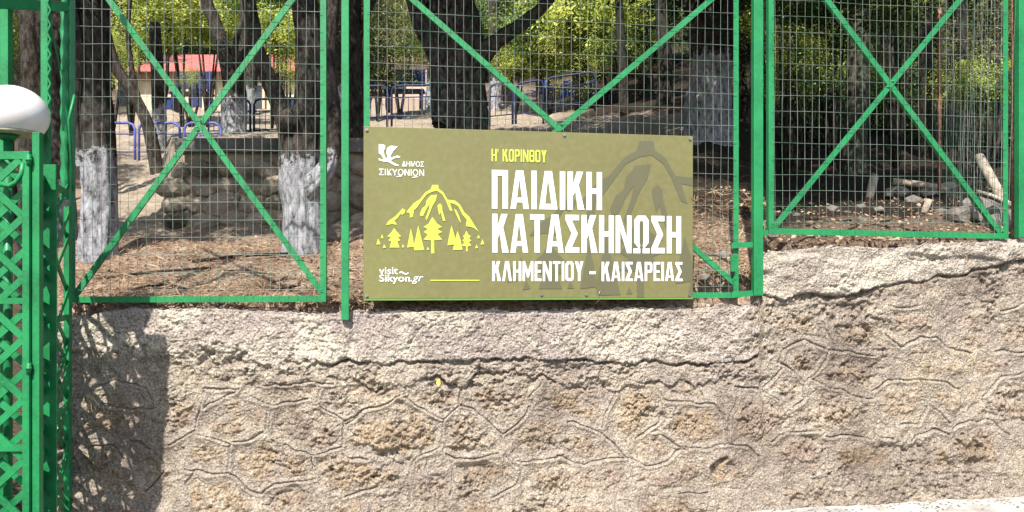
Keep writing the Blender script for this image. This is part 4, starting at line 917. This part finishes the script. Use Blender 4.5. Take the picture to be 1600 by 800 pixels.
tree('broad tree with grey whitewashed foot in deep shade right of the sign', (1110, 200, 10),
     [[(1110, 210, 10, .33), (1110, 150, 10, .29), (1112, 100, 10, .28), (1110, 40, 10, .27), (1108, -60, 10, .25), (1100, -250, 10, .15)], [(1100, 60, 9.9, .12), (1070, -20, 9.8, .1), (1040, -120, 9.6, .08)]],
     [(CR[0], LEAF_DARK, (2.5, 8.8, 6.2), (1.1, 1.0, .9)), (CR[1], LEAF_DARK, (3.4, 8.2, 5.2), (.8, .8, .8)), (CR[2], LEAF_DARK, (1.7, 8.2, 6.6), (.9, .7, .7)), (CR[3], LEAF_DARK, (2.9, 7.2, 5.6), (.9, .6, .4)), (CR[0], LEAF_DARK, (4.2, 6.4, 4.9), (.8, .45, .4)), (CR[1], LEAF_DARK, (2.6, 6.1, 5.0), (.6, .4, .4)), (CR[0], LEAF_DARK, (1.2, 6.6, 5.5), (.6, .4, .4))], wt=.98)  # low forward crowns are added out of view to shade foot and slope
tree('thin dark tree directly behind the post left of the sign', (556, 230, 9), [[(560, 260, 9, .11), (556, 150, 9, .10), (552, 40, 9, .095), (556, -100, 9, .08)], [(553, 80, 9, .04), (575, 20, 9, .035), (600, -40, 9, .03)]],
     [(CR[2], LEAF_DARK, (-1.3, 9, 6.6), (.8, .8, .6))])
tree('slim grey tree behind the blue railing, centre of the frame', (845, 165, 18), [[(847, 170, 18, .11), (843, 110, 18, .10), (846, 50, 18, .09), (838, 0, 18, .08), (830, -60, 18, .06)], [(845, 90, 18, .06), (872, 40, 18, .05), (882, 0, 18, .05)]],
     [(CR[4], LEAF_MID, (.9, 18.2, 8.6), (.9, .9, .8))])
# right-hand wood
wood = [(1240, 12, .10), (1262, 16, .14), (1300, 14, .09), (1335, 11, .15), (1372, 17, .16), (1400, 13, .07), (1450, 12.5, .12), (1478, 19, .16), (1512, 11, .08), (1560, 12, .10), (1225, 20, .15), (1180, 15, .12), (1040, 14, .14), (1010, 17, .16), (975, 15, .09), (1160, 12, .1)]
WL = ['slim dark trunk just right of the step post', 'thick dark trunk deep in the wood right of the step post', 'thin dark trunk left of the brace crossing',
      'pale grey trunk standing left under the brace crossing', 'pale mossy trunk far back right under the brace crossing', 'thinnest dark trunk behind the brace crossing', 'straight dark trunk between brace crossing and right upright',
      'thick pale trunk far back behind the right panel', 'thin dark trunk near the receding mesh fence', 'dark trunk beside the right upright of the right panel', 'far dark trunk close to the step post', 'dark trunk hidden behind the thick step post',
      'dark trunk just left of the grey whitewashed tree', 'thick dark trunk above the right end of the sign', 'thin dark trunk above the bright mound', 'dark trunk just right of the grey whitewashed tree']
for i, (px, dd_, r) in enumerate(wood):
    base_y = float(HZ-(tz(px, dd_)-CAMZ)*F/dd_)
    b = (px, base_y, dd_); lean = random.uniform(-14, 14)
    t1 = P(px, 0, dd_)
    tree(WL[i], b,
         [[(px, base_y, dd_, r*1.15), (px+lean*.3, base_y*.6, dd_, r), (px+lean, 0, dd_, r*.85), (px+lean*1.6, -200, dd_, r*.6)]],
         [(CR[(i+2) % 5], [LEAF_DARK, LEAF_DARK, LEAF_DARK, LEAF_DRY][i % 4], (t1.x+random.uniform(-.5, .5), dd_+.3-.9, t1.z+1.7+random.uniform(0, .8)), (.75, .75, .6))] if i % 3 != 2 and i != 14 else [], group='trees of the shaded wood on the right',
         **({'c1': (.03, .032, .022), 'c2': (.12, .118, .085)} if i in (3, 7) else {'c1': (.012, .010, .008), 'c2': (.055, .048, .038)}))
# far trees on the hillside
kinds = [LEAF_MID, LEAF_DARK, LEAF_DARK, LEAF_MID, LEAF_DARK, LEAF_YEL]
LM = [(-40, 'off the left edge'), (10, 'above the globe lamp'), (70, 'over the gate tower'), (110, 'over the left panel upright'), (150, 'over the first whitewashed tree'), (215, 'over the leaning slender tree'), (270, 'over the red roof'), (325, 'left of the forked tree'), (375, 'over the forked tree'),
      (425, 'right of the forked tree'), (480, 'over the twisted tree'), (540, 'over the post left of the sign'), (590, 'over the pink outbuilding'), (640, 'left of the massive dark tree'), (700, 'over the massive dark tree'), (770, 'right of the massive dark tree'), (820, 'left of the kiosk'), (870, 'over the kiosk'),
      (930, 'over the rising middle brace'), (980, 'over the bright mound'), (1030, 'over the tiny shed'), (1100, 'over the grey whitewashed tree'), (1165, 'over the step post'), (1215, 'right of the step post'), (1270, 'left in the right panel'), (1330, 'left of the right brace crossing'), (1392, 'at the right brace crossing'),
      (1450, 'right of the right brace crossing'), (1510, 'right in the right panel'), (1570, 'at the far right upright'), (1625, 'past the right edge')]
def far_place(px): return min(LM, key=lambda q: abs(q[0]-px))[1]
for i in range(78):
    px = -60+ (i*1720/78)+random.uniform(-25, 25); dd_ = [24, 31, 42, 55][i % 4]*random.uniform(.9, 1.1)
    if 200 < px < 700 and dd_ < 34: dd_ += 12
    X_, Y_ = (px-800)/F*dd_, dd_; z_ = tzx(X_, Y_); hgt = random.uniform(3.0, 4.6)
    r = empty('tree', (X_, Y_, z_), ['mid green', 'dark green', 'dusky green', 'fresh green', 'blackish green', 'yellow green'][i % 6]+' tree on the far hillside, '+['nearest', 'second', 'third', 'farthest'][i % 4]+' row, '+far_place(px), 'tree', 'trees on the far hillside')
    m = MB(); m.tube([(X_, Y_, z_-.2), (X_+random.uniform(-.3, .3), Y_, z_+hgt*.5), (X_+random.uniform(-.4, .4), Y_, z_+hgt)], [.2, .15, .08], 7); m.build('trunk', BARK, r)
    sc = random.uniform(.9, 1.4)
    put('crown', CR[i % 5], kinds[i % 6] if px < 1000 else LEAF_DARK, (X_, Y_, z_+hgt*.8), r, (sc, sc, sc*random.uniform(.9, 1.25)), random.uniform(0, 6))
# shrubs and low boughs that catch the light
def shrub(px, py, d_, me, mat, sc, label):
    p = P(px, py, d_); z_ = tzx(p.x, p.y); r = empty('shrub', (p.x, p.y, z_), label, 'shrub', 'leafy shrubs behind the fence')
    m = MB()
    for k in range(4):
        a = random.uniform(0, 6); m.tube([(p.x, p.y, z_-.05), (p.x+.15*math.cos(a), p.y+.15*math.sin(a), (z_+p.z)/2), (p.x+.45*sc*math.cos(a), p.y+.45*sc*math.sin(a), p.z+.3*sc)], [.035, .025, .01], 5)
    m.build('stem', BARK, r); put('foliage', me, mat, p, r, (sc,)*3, random.uniform(0, 6))
SHL = ['yellow green shrub high in the gap left of the red roof', 'yellow green shrub at the top edge over the red roof', 'yellow green bough beside the whitewashed trunk nearest the gate', "small yellow green clump hanging before the red roof's left end", 'yellow green clump over the middle of the red roof', 'small low yellow green clump against the cream wall', 'bright yellow green clump between forked tree and twisted tree', 'small yellow green clump below it at the right end of the roof', 'mid green clump at the top between the two limbs of the forked tree', 'dry olive drooping shrub right of the post left of the sign', 'mid green shrub above the pink outbuilding', 'dark shrub beside the blue railing left of the pink outbuilding', 'broad mid green shrub above the middle of the sign', 'sunlit yellow green shrub where the middle braces spread', "bright green shrub left of the middle panel's rising brace", 'low green clump under the rising brace above the sign', 'mid green clump hanging over the blue kiosk', 'small yellow green clump touching the massive dark trunk on its right', 'small green clump over the kiosk roof', 'yellow green shrub just right of the step post', 'mid green clump low beside the step post', 'mid green shrub left of the falling brace in the right panel', 'small yellow green clump at the top edge above the brace crossing', 'bright green clump near the right upright at mid height', 'smallest green clump touching the right upright', 'mid green shrub between rising brace and right upright', 'dry olive shrub against the receding mesh fence', 'mid green clump at the brace crossing of the right panel', 'mid green shrub low under the brace crossing', 'dark shrub low right of the brace crossing', 'dark shrub low near the step post in the wood', 'dark shrub low behind the receding mesh fence', 'dry olive shrub behind the gate above the globe lamp', 'yellow green shrub at the top left corner', 'dark shrub behind the globe lamp']
for i, q in enumerate([(205, 20, 17, 1, LEAF_YEL, .95), (285, 5, 17, 0, LEAF_YEL, 1.15), (172, 85, 14, 1, LEAF_YEL, .5), (250, 66, 17, 0, LEAF_YEL, .42), (325, 40, 17, 2, LEAF_YEL, .7), (298, 122, 17, 1, LEAF_YEL, .26), (438, 62, 16, 0, LEAF_YEL, .75), (452, 100, 16, 1, LEAF_YEL, .42), (425, 15, 17, 0, LEAF_MID, 1.0),
        (590, 40, 18, 1, LEAF_DRY, 1.2), (625, 62, 18, 1, LEAF_MID, .85), (572, 92, 18, 1, LEAF_DARK, .7), (850, 55, 18, 0, LEAF_MID, 1.2), (905, 38, 17, 0, LEAF_YEL, 1.25), (950, 40, 17, 2, LEAF_YEL, 1.1), (972, 85, 16, 0, LEAF_MID, .7), (900, 85, 17, 1, LEAF_YEL, .75), (805, 100, 18, 2, LEAF_YEL, .55), (860, 105, 18, 0, LEAF_YEL, .45),
        (1225, 60, 11, 1, LEAF_YEL, .7), (1255, 110, 12, 1, LEAF_MID, .6), (1300, 40, 12, 0, LEAF_MID, .7), (1400, 15, 11, 0, LEAF_YEL, .45), (1515, 135, 9.5, 0, LEAF_YEL, .42), (1540, 150, 9.5, 2, LEAF_MID, .3), (1480, 70, 13, 1, LEAF_MID, .8), (1560, 60, 11, 1, LEAF_DRY, .7), (1390, 100, 14, 1, LEAF_MID, .5),
        (1330, 150, 16, 2, LEAF_MID, 1.1), (1440, 170, 16, 0, LEAF_DARK, 1.2), (1250, 180, 15, 0, LEAF_DARK, 1.1), (1540, 220, 14, 2, LEAF_DARK, 1.1), (30, 60, 10, 1, LEAF_DRY, .6), (20, 10, 11, 1, LEAF_YEL, .6), (60, 150, 12, 1, LEAF_DARK, .7)]):
    px, py, d_, mi, mat, sc = q
    shrub(px, py, d_, BUSH[mi], mat, sc, SHL[i])

# ================================================================== STONE TERRACE WALL, RAILINGS, BUILDINGS
TST = simple('terrace_stone', (.055, .055, .035), (.42, .34, .26), 3.5, .95, .6, .02, bscale=30)
TCAP = simple('terrace_concrete', (.06, .058, .052), (.17, .16, .145), 5, .9, .3, .01, bscale=40)
YW = 7.93; xl = (272-800)/F*YW; xr = (585-800)/F*YW; zb_ = 1.85; ztw = CAMZ+(HZ-222)/F*YW
tww = empty('terrace_wall', (xl, YW, zb_), 'dark rubble terrace wall with flat concrete cap between the whitewashed trees', 'wall')
m = MB(); m.bar((xl+.1, YW+.26, (zb_+ztw)/2-.1), (xr, YW+.26, (zb_+ztw)/2-.1), ztw-zb_+.2, .5); m.build('mortar', TST, tww)
m = MB(); m.bar((xl+.03, YW+.24, ztw-.04), (xr+.02, YW+.24, ztw-.04), .14, .62); m.build('cap_slab', TCAP, tww, bevel=.01)
sm = []
for k_ in range(6): b_ = MB(); b_.blob((0, 0, 0), .16, .09, .105, k_, 2, .12); me = b_.mesh('stone'); me.materials.append(TST); sm.append(me)
row = 0; z = zb_+.02
while z < ztw-.12:
    x = xl-.10*(1-(z-zb_)/(ztw-zb_))+random.uniform(0, .1)+.02
    while x < xr:
        o = bpy.data.objects.new('stone', random.choice(sm)); COL.objects.link(o); o.parent = tww
        s = random.uniform(.75, 1.2); o.scale = (s, s, s*random.uniform(.8, 1.1)); o.rotation_euler = (random.uniform(-.3, .3), random.uniform(-.4, .4), random.choice([0, 3.14])+random.uniform(-.2, .2))
        o.location = Vector((x, YW+.02, z+random.uniform(-.02, .03)))-tww.location; x += .26*s
    z += .165
BLUE = simple('purple_blue_paint', (.07, .08, .30), (.15, .17, .48), 12, .5, .1); SHADED_BLUE = simple('shaded_blue_paint', (.008, .014, .045), (.02, .032, .10), 12, .5, .1)  # second tone is the railing blue darkened for shade
def rail_bay(px0, px1, ya0, ya1, yb0, yb1, dist, mat, label, bars=6, group='hoop railings'):
    a = P(px0, yb0, dist); b = P(px1, yb1, dist); at = P(px0, ya0, dist); bt = P(px1, ya1, dist)
    r = empty('railing', a, label, 'railing', group); cr_ = .10; rr = .021
    dx = Vector((1, 0, (bt.z-at.z)/(bt.x-at.x)))
    m = MB(); m.tube([a-Vector((0, 0, .15)), at-Vector((0, 0, cr_)), at+Vector((cr_*.3, 0, -cr_*.3)), at+dx*cr_, bt-dx*cr_, bt+Vector((-cr_*.3, 0, -cr_*.3)), bt-Vector((0, 0, cr_)), b-Vector((0, 0, .15))], rr, 8); m.build('hoop', mat, r)
    for f_ in (.30, .78):
        m = MB(); m.tube([a.lerp(at, 1-f_), b.lerp(bt, 1-f_)], .012, 6); m.build('rail', mat, r)
    for k in range(1, bars+1):
        t = k/(bars+1); q0 = a.lerp(at, .22).lerp(b.lerp(bt, .22), t); q1 = a.lerp(at, .70).lerp(b.lerp(bt, .70), t)
        m = MB(); m.tube([q0, q1], .007, 5); m.build('bar', mat, r)
rail_bay(150, 211, 192, 192, 250, 250, 12.2, BLUE, 'lit purple blue hoop railing left of the others, above the sandy path', 0)
rail_bay(217, 281, 192, 192, 250, 250, 12.2, BLUE, 'lit purple blue hoop railing above the sandy path by the leaning tree', 0)
rail_bay(288, 345, 192, 192, 246, 246, 12.2, BLUE, 'lit purple blue hoop railing behind the brace crossing', 9)
rail_bay(326, 391, 157, 156, 218, 218, 14.5, SHADED_BLUE, 'shade-darkened blue hoop railing beside the forked whitewashed tree', 7)
rail_bay(397, 468, 155, 154, 218, 212, 14.5, SHADED_BLUE, 'shade-darkened blue hoop railing behind the twisted whitewashed tree', 7)
rail_bay(474, 530, 148, 142, 210, 205, 14.8, SHADED_BLUE, 'shade-darkened blue hoop railing left of the sign post', 6)
rail_bay(545, 605, 134, 134, 198, 196, 15, SHADED_BLUE, 'shade-darkened blue hoop railing above the left corner of the sign', 6)
rail_bay(612, 690, 134, 132, 196, 194, 15, SHADED_BLUE, 'shade-darkened blue hoop railing left of the massive dark tree', 8)
rail_bay(765, 801, 132, 130, 196, 192, 15, SHADED_BLUE, 'shade-darkened blue hoop railing touching the massive dark tree on its right', 3)
rail_bay(806, 849, 131, 124, 192, 186, 15, SHADED_BLUE, 'shade-darkened blue hoop railing right of the massive dark tree', 4)
rail_bay(854, 930, 122, 112, 184, 168, 15.2, SHADED_BLUE, 'shade-darkened blue sloping railing climbing at the right end of the row', 6)
for i, (px, w_) in enumerate(((118, 6), (131, 5))):
    a = P(px, 215, 9.5); m = MB(); m.tube([a-Vector((0, 0, .3)), P(px, 140, 9.5)], .024, 8)
    tag(m.build('blue_post', BLUE), 'short blue steel post '+('left' if i == 0 else 'right')+' of a pair behind the whitewashed trunk nearest the gate', 'post')
# buildings
ROOFT = simple('red_roof_sheet', (.42, .10, .085), (.60, .19, .16), 6, .7, .1); CREAM = simple('cream_render', (.50, .43, .29), (.62, .55, .40), 3, .9, .2, .005)
DOORB = simple('blue_door_paint', (.010, .018, .07), (.022, .036, .14), 6, .5, .1); GLASS = simple('dark_window', (.02, .025, .03), (.05, .06, .07), 3, .15, 0, spec=.6); STUC = simple('brown_eaves', (.22, .15, .10), (.34, .25, .18), 4, .9, .1)
def bx(mat, name, root, px0, px1, py0, py1, d0, depth, bevel=0):
    a = P(px0, py1, d0); b = P(px1, py0, d0); m = MB(); m.bar((a.x, d0+depth/2, (a.z+b.z)/2), (b.x, d0+depth/2, (a.z+b.z)/2), b.z-a.z, depth); return m.build(name, mat, root)
bd = empty('camp_building', P(345, 215, 25), 'cream building with low red sheet roof and blue doors behind the railings', 'building')
bx(CREAM, 'wall', bd, 180, 476, 122, 225, 25, 4.5)
bx(STUC, 'eaves', bd, 212, 484, 110, 123, 24.8, .15)
a = P(190, 109, 24.5); b = P(486, 109, 24.5); 
m = MB()
for k in range(30):
    t0, t1 = k/30, (k+.94)/30; q0 = a.lerp(b, t0); q1 = a.lerp(b, t1)
    m = MB(); up = Vector((0, 3.0, 1.3)); n0 = Vector((0, 0, .05)); m.add([q0, q1, q1+up, q0+up, q0-n0, q1-n0, q1+up-n0, q0+up-n0], [(0, 1, 2, 3), (4, 7, 6, 5), (0, 4, 5, 1), (1, 5, 6, 2), (2, 6, 7, 3), (3, 7, 4, 0)]); m.build('roof_sheet', ROOFT, bd)
for (x0, x1, y0, y1, mt, nm) in ((293, 318, 128, 205, DOORB, 'door'), (322, 334, 128, 205, DOORB, 'door'), (392, 412, 132, 170, GLASS, 'window'), (253, 282, 150, 178, DOORB, 'window'), (184, 212, 130, 165, GLASS, 'window'), (430, 462, 150, 200, DOORB, 'door')):
    o = bx(mt, nm, bd, x0, x1, y0, y1, 24.94, .1); fr = MB()
    A_, B_ = P(x0, y1, 24.9), P(x1, y0, 24.9)
    for (u0, u1) in (((A_.x, A_.z), (A_.x, B_.z)), ((B_.x, A_.z), (B_.x, B_.z)), ((A_.x, B_.z), (B_.x, B_.z))): fr.bar((u0[0], 24.9, u0[1]), (u1[0], 24.9, u1[1]), .07, .05)
    fr.build('frame', CREAM, o)
PINKW = simple('pink_grey_render', (.42, .31, .26), (.55, .43, .37), 3, .9, .2, .005); GREYR = simple('grey_tin_roof', (.25, .27, .28), (.42, .44, .45), 5, .6, .1)
b2 = empty('outbuilding', P(645, 190, 27), 'plain pinkish rendered outbuilding left of the massive dark tree', 'building')
bx(PINKW, 'wall', b2, 598, 690, 96, 195, 27, 4); bx(STUC, 'roof', b2, 594, 694, 90, 96, 26.8, 4.4); bx(GLASS, 'window', b2, 612, 630, 118, 140, 26.95, .08)
b3 = empty('kiosk', P(890, 170, 21), 'small blue kiosk with grey sloping roof above the right half of the sign', 'kiosk')
bx(PINKW, 'wall', b3, 852, 925, 132, 172, 21, 1.8); 
m = MB(); a, b = P(845, 134, 20.7), P(932, 124, 20.7); up = Vector((0, 2.4, .35)); n0 = Vector((0, 0, .06)); m.add([a, b, b+up, a+up, a-n0, b-n0, b+up-n0, a+up-n0], [(0, 1, 2, 3), (4, 7, 6, 5), (0, 4, 5, 1), (1, 5, 6, 2), (2, 6, 7, 3), (3, 7, 4, 0)]); m.build('roof', GREYR, b3)
BRB = simple('bright_blue_paint', (.02, .09, .42), (.05, .16, .6), 8, .5, .1)
for x0, x1 in ((851, 856), (880, 896), (919, 924)): bx(BRB, 'panel', b3, x0, x1, 126, 168, 20.9, .1)
bx(DOORB, 'counter', b3, 852, 925, 154, 168, 20.88, .1)
# blue picnic tables left of the big tree
for i, (px, py, lab) in enumerate(((580, 172, 'dark blue picnic bench nearest the sign post'), (632, 168, 'dark blue picnic bench below the pink outbuilding'), (300, 172, 'blue picnic bench in front of the red roofed building'))):
    c = P(px, py, 19); r = empty('picnic_bench', c, lab, 'bench', 'blue picnic benches')
    for nm, (ox, oz, w_, h_, dp) in {'seat': (0, .38, .95, .05, .35), 'backrest': (0, .75, .95, .4, .05)}.items():
        m = MB(); m.box((c.x+ox, c.y+(.2 if nm == 'backrest' else 0), c.z+oz), w_, dp, h_); m.build(nm, DOORB, r)
    for sx_ in (-.4, .4): m = MB(); m.box((c.x+sx_, c.y, c.z+.17), .06, .35, .40); m.build('leg', DOORB, r)
# small red tiled roof glimpse
b4 = empty('shed', P(1015, 125, 24), 'tiny shed with bright red tiled roof glimpsed through the dark wood', 'shed')
bx(CREAM, 'wall', b4, 1004, 1028, 106, 118, 24, .8)
for k in range(6): m = MB(); a = P(1000+k*5, 106, 23.8); m.tube([a, a+Vector((0, .6, .16))], .045, 8); m.build('roof_tile', ROOFT, b4)
# ================================================================== FOREST FLOOR THINGS
PALEROCK = simple('mortar_crumb', (.25, .21, .17), (.52, .47, .40), 30, .95, .4)
ROCK = simple('grey_rock', (.09, .08, .065), (.26, .235, .20), 9, .95, .6, .02, bscale=40)
WOOD = simple('weathered_wood', (.22, .17, .12), (.50, .42, .33), 20, .9, .4, .006, bscale=90, stretch=(1, 1, .3))
rk = [(1268, 352, .04), (1300, 330, .07), (1322, 336, .05), (1345, 326, .06), (1375, 330, .05), (1400, 306, .12), (1428, 318, .09), (1450, 306, .10), (1470, 335, .07), (1500, 345, .13), (1528, 338, .17), (1553, 348, .14), (1210, 372, .05), (1190, 385, .04), (1130, 405, .06), (1115, 425, .05), (1100, 440, .05), (1138, 436, .05), (500, 455, .05), (470, 465, .05), (455, 462, .03), (1560, 355, .12), (1240, 342, .07), (1345, 350, .07), (275, 345, .1), (900, 190, .15), (1480, 300, .12)]
def ground_at(px, py):
    best = None
    for d_ in np.arange(4.85, 30, .05):
        y = HZ-(float(tz(px, d_))-CAMZ)*F/d_
        if y <= py: return d_
    return 8
RLAB = ['grey rock low in the left corner of the right panel', 'longest flat rock left of the short upright stake', 'rock just right of the longest flat rock', 'rock touching the foot of the short upright stake', 'small rock right of the short upright stake', 'large rock behind the bleached fallen branch', 'rock before the large rock in the middle of the heap', 'rock under the right end of the bleached branch', 'small rock beside the short pale stump', 'broad rock in the right half of the heap', 'biggest rock, at the foot of the leaning timber pole', 'rock in the right corner of the right panel', 'tiny stone just right of the step post', 'tiny stone at the foot of the step post above the coping', 'small stone left of the step post, highest there', 'small stone between the sign and the step post', 'small stone at the low right corner of the sign', 'small stone beside the latch', 'small stone under the right end of the left panel', 'small stone near the leaning twig behind the left panel', 'smallest stone on the soil behind the left panel', 'rock wedged behind the right upright of the right panel', 'low rock left of the longest flat rock', 'small rock behind the short upright stake', 'rock at the left foot of the terrace wall', 'rock on the bright mound above the sign', 'rock between the bleached branch and the falling brace']
words = ['pale', 'grey', 'lichen-spotted', 'brownish', 'flat', 'rounded', 'jagged']
for i, (px, py, s) in enumerate(rk):
    d_ = ground_at(px, py); p = P(px, py, d_); p.z = tzx(p.x, p.y)
    m = MB(); m.blob((p.x, p.y, p.z+s*.2), s, s*.8, s*.62, i+50, 1 if s < .08 else 2, .2)
    m.sm = [False]*len(m.sm)
    where = 'by the step post' if 1090 < px < 1215 else ('behind the right fence panel' if px > 1215 else 'behind the left fence panel')
    tag(m.build('rock', ROCK), RLAB[i], 'rock', 'rocks on the slope')
def log(a, b, r, label, name='timber', mat=WOOD):
    m = MB(); m.tube([a, Vector(a).lerp(Vector(b), .5)+Vector((0, 0, .01)), b], [r, r*.93, r*.85], 9); tag(m.build(name, mat), label, 'timber')
log(P(1530, 246, 7.2), P(1573, 325, 6.6), .045, 'pale timber pole leaning down against the right upright')
log(P(1528, 300, 6.9), P(1578, 318, 6.5), .02, 'thin pale stick lying beside the leaning timber pole')
log(P(1366, 276, 8.2), P(1358, 312, 8.0), .045, 'short broken upright stake among the rocks')
log(P(1395, 284, 8.6), P(1482, 296, 8.4), .04, 'bleached fallen branch over the rocks in the shaded wood')
log(P(1440, 345, 6.6), P(1452, 312, 6.6), .03, 'short pale stump near the bottom of the right panel')
log(P(1085, 372, 6.0), P(1150, 366, 6.3), .022, 'dark fallen stick on the soil right of the sign', mat=BARK)
log(P(380, 478-12, 4.95), P(470, 446, 5.15), .007, 'thin dark twig arching over the needles behind the left panel', mat=BARK)
log(P(405, 446, 5.2), P(520, 476, 4.95), .009, 'long bent twig lying behind the bottom rail', mat=BARK)
# fallen leaves and needles
g = np.random.default_rng(3)
def litter(n, c0, c1, d0, d1, size, asp, mat, name, lab, seed, lift=.012):
    g = np.random.default_rng(seed); c = g.uniform(c0, c1, n); off = d0+(d1-d0)*g.random(n)**1.6
    k = (c-800)/F; yf = np.where(c > 536, (KY-.157*KX)/(1-.157*k), (KY-.045*KX)/(1-.045*k)); Y_ = yf+off; X_ = k*Y_
    Z_ = tz(c, Y_)+fbm(X_*1.6, Y_*1.6, 4, 3)*.10*sstep(4.7, 7, Y_)+fbm(X_*9, Y_*9, 3, 8)*.035+lift*g.random(n)
    p = np.stack([X_, Y_, Z_], 1); a = g.uniform(0, 6.28, n); t = g.normal(0, .25, n)
    d_ = np.stack([np.cos(a), np.sin(a)*.9, t+.3*np.sin(a)], 1); e = np.stack([-np.sin(a), np.cos(a), g.normal(0, .5, n)+.3*np.cos(a)], 1)
    s = size*(.5+g.random(n))[:, None]
    V_ = np.stack([p-d_*s*.5, p+e*s*asp*.5, p+d_*s*.5, p-e*s*asp*.5], 1).reshape(-1, 3)
    o = link_mesh(name, mesh_np(name, V_, np.arange(4*n).reshape(n, 4)), mat, origin=(0, 5, 1)); tag(o, lab, 'leaf litter', kind='stuff')
litter(9000, 95, 1200, .06, 2.6, .028, .55, LITTER, 'fallen_leaves', 'brown fallen leaves strewn over the soil behind the fence', 5)
litter(14000, 95, 1200, .06, 2.4, .12, .035, LITTER, 'pine_needles', 'long dry pine needles and twigs matted on the slope', 6, .03)
litter(2200, 1200, 1640, .05, 3.0, .03, .55, LITTER, 'fallen_leaves', 'fallen leaves scattered behind the raised coping', 8)

q = on_fence(685, 598, .06); m = MB(); m.add([q+Vector((-.014, 0, 0)), q+Vector((0, -.008, -.022)), q+Vector((.013, -.004, -.006)), q+Vector((.008, 0, .022)), q+Vector((-.008, .003, .02))], [(0, 1, 2), (0, 2, 3), (0, 3, 4)])
tag(m.build('yellow_leaf', flat('yellow_leaf_skin', (.62, .42, .06))), 'single yellow leaf caught on the stone wall below the sign', 'leaf')

for i, (a_, b_, r_2, lab) in enumerate(((( 150, 440), (330, 425), .010, 'long dark twig added as a shadow streak on the needles at the foot of the first whitewashed tree'), ((250, 448), (300, 462), .008, 'short crooked twig added as a shadow streak low behind the left panel'), ((300, 412), (450, 402), .012, 'thick dark branch added as a shadow streak across the middle of the left panel'),
        ((350, 428), (430, 436), .007, 'thin added shadow-streak twig just under the thick dark branch'), ((200, 458), (262, 452), .007, 'thin added shadow-streak twig close to the lower left brace end'), ((1100, 400), (1145, 418), .007, 'thin added shadow-streak twig on the soil beside the latch'), ((1260, 356), (1330, 350), .008, 'dark added shadow-streak twig low in the left half of the right panel'))):
    log(P(a_[0], a_[1], ground_at(*a_))+Vector((0, 0, .02)), P(b_[0], b_[1], ground_at(*b_))+Vector((0, 0, .03)), r_2, lab, name='twig', mat=BARK)  # dark twigs added in place of limb shadow streaks on the soil
# grit along the foot of the wall and crumbs on its top
gg = np.random.default_rng(77); m = MB()
for k in range(900):
    x = gg.uniform(-2.6, 4.5); y = float(Yf(x))-.10-abs(gg.normal(0, .10)); r_3 = gg.uniform(.002, .009)
    m.blob((x, y, .03+.02*(x-1)/6+r_3*.3), r_3*1.3, r_3, r_3*.7, k, 1, .25)
m.sm = [False]*len(m.sm); tag(m.build('grit', ROCK), 'fine grit and crumbs along the foot of the wall', 'gravel', kind='stuff')
m = MB()
zi = np.interp
for k in range(700):
    x = gg.uniform(-2.5, 3.4); j = int(np.searchsorted(X, x)); o_ = gg.uniform(.02, .30); r_3 = gg.uniform(.003, .013)
    m.blob((x, float(Yf(x))+WOFF+o_, float(ztop[j])-.03*max(0, (o_-.16)/.18)+r_3*.3), r_3*1.3, r_3, r_3*.75, k+2000, 1, .25)
m.sm = [False]*len(m.sm); tag(m.build('crumbs', PALEROCK), 'broken mortar crumbs lying on top of the coping', 'gravel', kind='stuff')
